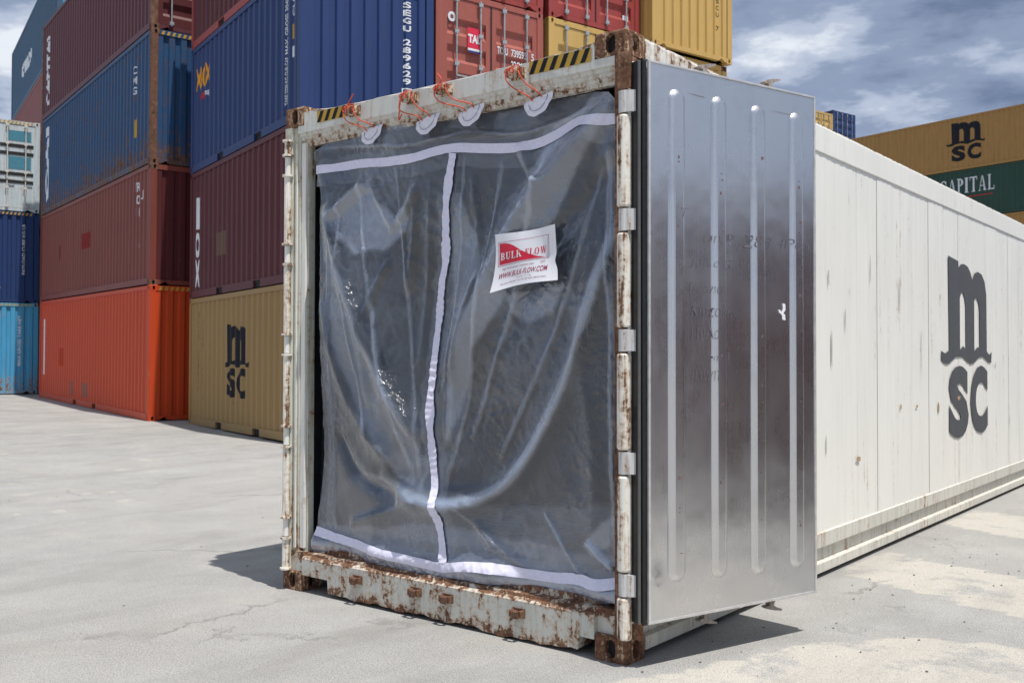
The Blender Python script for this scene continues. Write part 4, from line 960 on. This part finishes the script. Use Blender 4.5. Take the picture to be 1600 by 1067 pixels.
zt_ = np.interp(FX, [p[0] for p in TOP], [p[1] for p in TOP]); zb_ = np.interp(FX, [p[0] for p in BOT], [p[1] for p in BOT])
FZ = zb_+(zt_-zb_)*V_
FD = film_depth(FX, FZ)
YB = .075
def film_y_base(x, z): return YB
FY = YB-FD
cur = thing("liner_curtain", "clear crinkled plastic liner curtain tied across the open container mouth", "liner", (0, 0, 0))
def grid_obj(name, Xa, Ya, Za, mat, parent, smooth=True):
    a_, b_ = Xa.shape; me_ = bpy.data.meshes.new(name); co = np.stack([Xa, Ya, Za], -1).reshape(-1, 3)
    ii = np.arange(a_*b_).reshape(a_, b_); q = np.stack([ii[:-1, :-1], ii[1:, :-1], ii[1:, 1:], ii[:-1, 1:]], -1).reshape(-1, 4)
    me_.vertices.add(a_*b_); me_.vertices.foreach_set('co', co.ravel()); me_.loops.add(q.size); me_.loops.foreach_set('vertex_index', q.ravel()); me_.polygons.add(len(q))
    me_.polygons.foreach_set('loop_start', np.arange(0, q.size, 4)); me_.polygons.foreach_set('loop_total', np.full(len(q), 4)); me_.update(); me_.materials.append(mat)
    if smooth: me_.shade_smooth()
    return link(name, me_, parent)
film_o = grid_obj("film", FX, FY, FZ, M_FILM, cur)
# pale folds and highlights painted into the film as milkiness, plus doubled-over places
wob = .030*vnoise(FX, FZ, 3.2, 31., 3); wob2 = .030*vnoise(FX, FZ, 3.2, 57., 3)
milk_hl = np.zeros(FX.shape)
def pale_patch(poly, v):
    global milk_hl
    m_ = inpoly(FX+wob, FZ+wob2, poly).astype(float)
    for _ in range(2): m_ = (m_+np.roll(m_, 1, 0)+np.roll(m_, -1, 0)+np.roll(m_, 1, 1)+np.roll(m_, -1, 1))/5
    milk_hl += v*m_
pale_patch([(.36, 2.212), (.66, 2.40), (.70, 2.37), (.80, 2.25), (.90, 2.16), (1.04, 2.33), (.98, 2.1), (.80, 2.0), (.6, 1.98), (.462, 2.08)], .75)
pale_patch([(1.96, 2.52), (1.74, 2.22), (1.56, 1.84), (1.40, 1.55), (1.28, 1.2), (1.26, .95), (1.31, 1.05), (1.45, 1.42), (1.62, 1.66), (1.78, 1.84), (1.95, 2.05), (2.12, 2.32), (2.33, 2.62), (2.2, 2.64)], .62)
pale_patch([(2.0, 2.45), (1.80, 2.20), (1.84, 2.36), (1.9, 2.5), (2.15, 2.62), (2.25, 2.62)], .6)
pale_patch([(1.30, 2.05), (1.36, 2.25), (1.50, 1.9), (1.43, 1.62), (1.30, 1.45)], .5)
pale_patch([(1.66, 1.70), (2.04, 1.75), (1.97, 1.62), (1.82, 1.56), (1.70, 1.60)], .55)
pale_patch([(2.17, .50), (2.33, .66), (2.31, .50), (2.22, .44)], .6)
pale_patch([(.32, 2.2), (.40, 2.0), (.55, 1.68), (.80, 1.25), (1.15, .82), (1.1, .66), (.95, .72), (.62, 1.1), (.42, 1.5), (.33, 1.85)], .42)
pale_patch([(.19, .36), (.3, .40), (1.2, .50), (2.36, .45), (2.4, .2), (.19, .2)], .35)
pale_patch([(.19, .30), (1.2, .27), (2.4, .33), (2.4, .2), (.19, .15)], .8)
pale_patch([(.3, .66), (.8, .74), (1.4, .62), (2.36, .70), (2.36, .40), (.2, .40)], .18)
pale_patch([(.15, 2.64), (2.4, 2.75), (2.4, 2.60), (2.0, 2.56), (1.75, 2.54), (1.3, 2.60), (.9, 2.56), (.6, 2.60)], .22)
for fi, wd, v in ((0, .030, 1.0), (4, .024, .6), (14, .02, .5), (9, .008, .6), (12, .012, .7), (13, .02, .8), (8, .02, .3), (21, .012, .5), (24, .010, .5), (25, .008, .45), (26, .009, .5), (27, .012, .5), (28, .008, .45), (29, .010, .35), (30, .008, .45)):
    s_, par = seg_arr(FOLDS[fi][0], FX+wob*.5, FZ+wob2*.5); milk_hl += v*np.exp(-(s_/wd)**4)*np.clip(par*8, 0, 1)*np.clip((1-par)*5, 0, 1)  # bright lines painted along the folds
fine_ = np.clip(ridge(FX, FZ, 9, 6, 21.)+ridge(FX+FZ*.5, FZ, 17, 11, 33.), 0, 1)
milk_hl += .22*fine_*np.clip(vnoise(FX, FZ, 1.9, 77., 2)*2.+.35, 0, 1)
a = film_o.data.attributes.new('milk_highlight', 'FLOAT', 'POINT'); a.data.foreach_set('value', np.clip(milk_hl, 0, 1.6).ravel().astype(np.float32))
# the bag that the curtain closes: its floor and side sheets run back into the container
bx, by = np.meshgrid(np.linspace(.14, 2.30, 40), np.linspace(.16, 5.5, 90), indexing='ij')
bz = .29+.03*vnoise(bx, by, 1.3, 3., 3)+.02*vnoise(bx, by, 5., 9., 3)
grid_obj("bag_floor", bx, by, bz, M_FLAP, cur)
for sx_ in (.15, 2.28):
    by2, bz2 = np.meshgrid(np.linspace(.16, 5.5, 80), np.linspace(.30, 2.60, 40), indexing='ij')
    grid_obj("bag_side", sx_+.05*vnoise(by2, bz2, 1.1, sx_*5, 3), by2, bz2, M_FILM, cur)
def strip(name, poly, width, off, mat, n=150, m=6, wob=.0, seed=1., rip=0.):
    poly = smooth_poly(poly, 2); L_ = [0]
    for a_, b_ in zip(poly[:-1], poly[1:]): L_.append(L_[-1]+math.dist(a_, b_))
    t_ = np.linspace(0, L_[-1], n); cx = np.interp(t_, L_, [p[0] for p in poly]); cz = np.interp(t_, L_, [p[1] for p in poly])
    tx = np.gradient(cx); tz = np.gradient(cz); ln = np.hypot(tx, tz); nx2, nz2 = -tz/ln, tx/ln
    ww = width*(1+wob*np.array([noise.noise(Vector((q*9, seed, 0))) for q in t_]))
    k_ = np.linspace(-.5, .5, m)
    XX = cx[:, None]+nx2[:, None]*ww[:, None]*k_; ZZ = cz[:, None]+nz2[:, None]*ww[:, None]*k_
    YY = YB-film_depth(XX, ZZ)-off - .0022*np.array([noise.noise(Vector((a*60, b*60, seed))) for a, b in zip(XX.ravel(), ZZ.ravel())]).reshape(XX.shape)*(1 if off > 0 else 0)
    YY = YY - rip*(np.sin(t_*150+2*np.sin(t_*23))*(.6+.4*np.sin(t_*17)))[:, None]
    return grid_obj(name, XX, YY, ZZ, mat, cur)
T1 = [(.225, 2.510), (.42, 2.50), (.62, 2.505), (.833, 2.483), (1.033, 2.479), (1.17, 2.50), (1.316, 2.507), (1.52, 2.475), (1.707, 2.454), (1.85, 2.455), (1.949, 2.478), (2.102, 2.533), (2.2, 2.515), (2.355, 2.499)]
T2 = [(1.31, 2.475), (1.27, 2.268), (1.255, 2.1), (1.248, 1.929), (1.215, 1.8), (1.192, 1.658), (1.169, 1.385), (1.146, 1.076), (1.17, .906), (1.218, .637), (1.25, .471), (1.283, .29)]
T3 = [(.222, .36), (.4, .335), (.633, .314), (.80, .300), (.94, .298), (1.1, .29), (1.274, .278), (1.45, .315), (1.666, .324), (1.947, .314), (2.136, .341), (2.227, .32), (2.357, .351)]
strip("white_tape", T1, .050, .006, M_TAPE, 260, 6, .10, 1.); strip("white_tape", T2, .048, .0095, M_TAPE, 700, 6, .5, 2., .0022); strip("white_tape", T3, .050, .009, M_TAPE, 260, 6, .15, 3.)
strip("seam_flap", [(a, b-.02) for a, b in T1], .16, -.004, M_FLAP, 160, 8, .3, 4.); strip("seam_flap", [(a+.01, b) for a, b in T2[1:]], .15, -.004, M_FLAP, 200, 8, .4, 5.); strip("seam_flap", [(a, b-.01) for a, b in T3], .15, -.0045, M_FLAP, 160, 8, .3, 6.)
strip("seam_flap", [(.345, 2.36), (.355, 1.9), (.352, 1.3), (.345, .8), (.33, .40)], .085, -.006, M_FLAP, 150, 6, .2, 7.)
strip("seam_flap", [(2.288, 2.36), (2.305, 1.86), (2.32, 1.265), (2.34, .42)], .03, -.006, M_FLAP, 150, 4, .3, 8.)
# white half-round eyelet patches
EY = [(.734, 2.672), (1.167, 2.668), (1.477, 2.668), (1.914, 2.652)]
for i, (x, z) in enumerate(EY):
    vs = [(x, .02, z+.012)]; n = 20; tilt = .06
    for k in range(n+1):
        a_ = math.pi+math.pi*k/n; px_ = .088*math.cos(a_); pz_ = .092*math.sin(a_)
        vs.append((x+px_, .028+.012*math.sin(a_)+.004*math.sin(k*1.3+i), z+.012+pz_+px_*tilt*3))
    fs = [(0, k+1, k+2) for k in range(n)]
    m = MB(); m.add(vs, fs); pt = m.obj("eyelet_patch", M_PATCH, cur)
    ring = [(x+.058*math.cos(math.pi+math.pi*k/n), .028+.012*math.sin(math.pi+math.pi*k/n)-.002-.001, z+.008+.062*math.sin(math.pi+math.pi*k/n)+.066*math.cos(math.pi+math.pi*k/n)*tilt*3) for k in range(n+1)]
    MB().tube(ring, .0016, 5).obj("stitch_line", plain("grey_stitch", (.22, .22, .28), .7), pt)
# paper label
def lab(u, v):
    TL, TR, BR, BL = (1.647, 2.010), (2.032, 2.030), (2.052, 1.765), (1.632, 1.713)
    x = (TL[0]*(1-u)+TR[0]*u)*v+(BL[0]*(1-u)+BR[0]*u)*(1-v); z = (TL[1]*(1-u)+TR[1]*u)*v+(BL[1]*(1-u)+BR[1]*u)*(1-v)
    x += .010*math.sin(v*math.pi)*(1 if u < .5 else -.6)*abs(u-.5)*2 + (-.012*math.exp(-((v-.35)/.10)**2) if u > .85 else 0)*(u-.85)/.15
    z += .010*math.sin(u*math.pi*1.2)*(1-v) - .006*math.sin(u*math.pi)*v
    y = LY + .012*math.sin(u*3.2+.4)*v - .018*((1-v)**3) + .006*math.sin(u*7+v*3)
    return x, y, z
lx_, lz_ = np.meshgrid(np.linspace(1.63, 2.05, 14), np.linspace(1.72, 2.03, 12)); LY = float((YB-film_depth(lx_, lz_)).min())-.012
uu, vv = np.meshgrid(np.linspace(0, 1, 40), np.linspace(0, 1, 30), indexing='ij')
P3 = np.array([lab(a, b) for a, b in zip(uu.ravel(), vv.ravel())]).reshape(40, 30, 3)
label_o = grid_obj("paper_label", P3[..., 0], P3[..., 1], P3[..., 2], M_PAPER, cur)
def lmap(off): return lambda u, v: Vector(lab(u, v))-Vector((0, off, 0))
vc = [i/30 for i in range(1, 30)]; uc = [i/40 for i in range(1, 40)]
def lprint(name, shape, u0, u1, v0, v1, mat, off=.0012): decal(name, shape, u0, u1, v0, v1, lmap(off), mat, label_o, uc, vc if shape is SQ or len(shape[0]) < 40 else ())
wave = [(.0, 0), (.0, 1), (.12, .99), (.22, .93), (.32, .80), (.42, .62), (.50, .48), (.58, .36), (.68, .22), (.80, .10), (.92, .03), (1, 0)]
lprint("red_wave", polys2d([wave]), .07, .85, .455, .83, M_REDINK, .0010)
for (a, b, c_, d_) in ((.05, .88, .430, .437), (.05, .88, .845, .852), (.05, .056, .43, .852), (.874, .88, .43, .852), (.855, .858, .45, .835)): lprint("border_line", SQ, a, b, c_, d_, M_DKRED, .0010)
lprint("lettering", serif("BULK"), .09, .455, .53, .66, plain("white_ink", (.82, .82, .84), .4), .0022)
lprint("lettering", serif("-FLOW"), .47, .84, .525, .655, M_REDINK, .0022)
lprint("lettering", text2d("High Performance Container Liner", .0), .13, .66, .335, .39, M_GREYINK); lprint("lettering", text2d("24T", 0), .75, .82, .355, .395, M_GREYINK)
lprint("lettering", text2d("WWW.BULK-FLOW.COM", .01, .3), .09, .86, .20, .30, M_DKRED); lprint("lettering", text2d("Toledo Tl. Ldg", 0), .38, .62, .14, .17, M_GREYINK)
lprint("lettering", text2d("Barcelona 900 800 | Tel. 902 550 2500 | Madrid Spain", .01), .14, .84, .08, .112, M_GREYINK)

# ------------------------------------------------------------------ red cords
LUG = [(.63, 2.79), (1.085, 2.79), (1.335, 2.79), (1.815, 2.79)]
LBL = ["red cord tied to the header lug nearest the left corner", "red cord with a low hanging loop on the second header lug", "red cord with its loose end sticking up at the middle lug", "red cord tied to the header lug beside the right hazard stripes"]
for i, ((lx, lz), (ex, ez)) in enumerate(zip(LUG, EY)):
    m = MB(); rnd = random.Random(i*5+2)
    def cord(pts, r_=.0036): m.tube(smooth_poly3(pts), r_, 6)
    def smooth_poly3(p, it=3):
        for _ in range(it):
            q = [p[0]]
            for a_, b_ in zip(p[:-1], p[1:]): q += [tuple(a_[k]*.75+b_[k]*.25 for k in range(3)), tuple(a_[k]*.25+b_[k]*.75 for k in range(3))]
            p = q+[p[-1]]
        return p
    sgl = lz-.015
    # two strands down to the eyelet
    cord([(lx-.035, -.052, lz+.012), (lx-.04, -.066, lz-.03), (lx-.01+(-.05 if i == 1 else 0), -.05, lz-.075), (ex-.04, .0, ez+.02), (ex-.028, .016, ez-.004)])
    cord([(lx+.035, -.052, lz+.014), (lx+.045, -.064, lz-.02), (lx+.07, -.04, lz-.07), (ex+.02, .0, ez+.03), (ex+.028, .016, ez+.008)])
    if i == 1: cord([(lx-.035, -.062, lz-.02), (lx-.045, -.064, lz-.10), (lx-.05, -.06, lz-.13), (lx-.03, -.055, lz-.09)])
    # turns round the lug and a knot
    for k in range(2):
        rr = .05+.003*k
        cord([(lx+rr*math.cos(a_)*(.9), -.034-.03*abs(math.sin(a_*.5+k)), lz+.002+.02*math.sin(a_+k*.6)+.004*k) for a_ in np.linspace(0, 2*math.pi, 13)], .0027)
    cord([(lx-.01, -.07, lz), (lx+.012, -.082, lz+.016), (lx+.024, -.07, lz-.004), (lx, -.064, lz-.012), (lx-.012, -.078, lz+.012)], .0038)
    if i in (0, 2): cord([(lx+.0, -.07, lz+.008), (lx+.03, -.075, lz+.04), (lx+(.055 if i == 0 else -.01), -.07, lz+.075)], .0034)
    o = m.obj("red_cord", M_CORD, None, smooth=True); o['label'] = LBL[i]; o['category'] = "cord"; o['group'] = "red cords tying up the liner"

# ------------------------------------------------------------------ small stones on the yard
m = MB(); rnd = random.Random(11)
for i in range(700):
    while True:
        x = rnd.uniform(-6, 6.5); y = rnd.uniform(-3, 9)
        if not (-.05 < x < 2.5 and y > -.02): break
    if rnd.random() < .45: x = rnd.uniform(2.5, 4.6); y = rnd.uniform(-.5, 5)
    r_ = rnd.choice((.002, .0025, .003, .004, .005, .008)); z0 = float(gz(np.float64(x), np.float64(y)))
    ico = [(0, 0, 1), (.89, 0, .45), (.28, .85, .45), (-.72, .53, .45), (-.72, -.53, .45), (.28, -.85, .45), (0, 0, -.2)]
    vs = [(x+a*r_*rnd.uniform(.7, 1.4), y+b*r_*rnd.uniform(.7, 1.4), z0+r_*.2+c*r_*rnd.uniform(.5, .9)) for a, b, c in ico]
    m.add(vs, [(0, 1, 2), (0, 2, 3), (0, 3, 4), (0, 4, 5), (0, 5, 1), (6, 2, 1), (6, 3, 2), (6, 4, 3), (6, 5, 4), (6, 1, 5)])
o = m.obj("loose_gravel", plain("stone_grit", (.17, .15, .13), .9, 0, 3, .5)); o['kind'] = 'stuff'; o['label'] = "small loose stones scattered over the concrete";
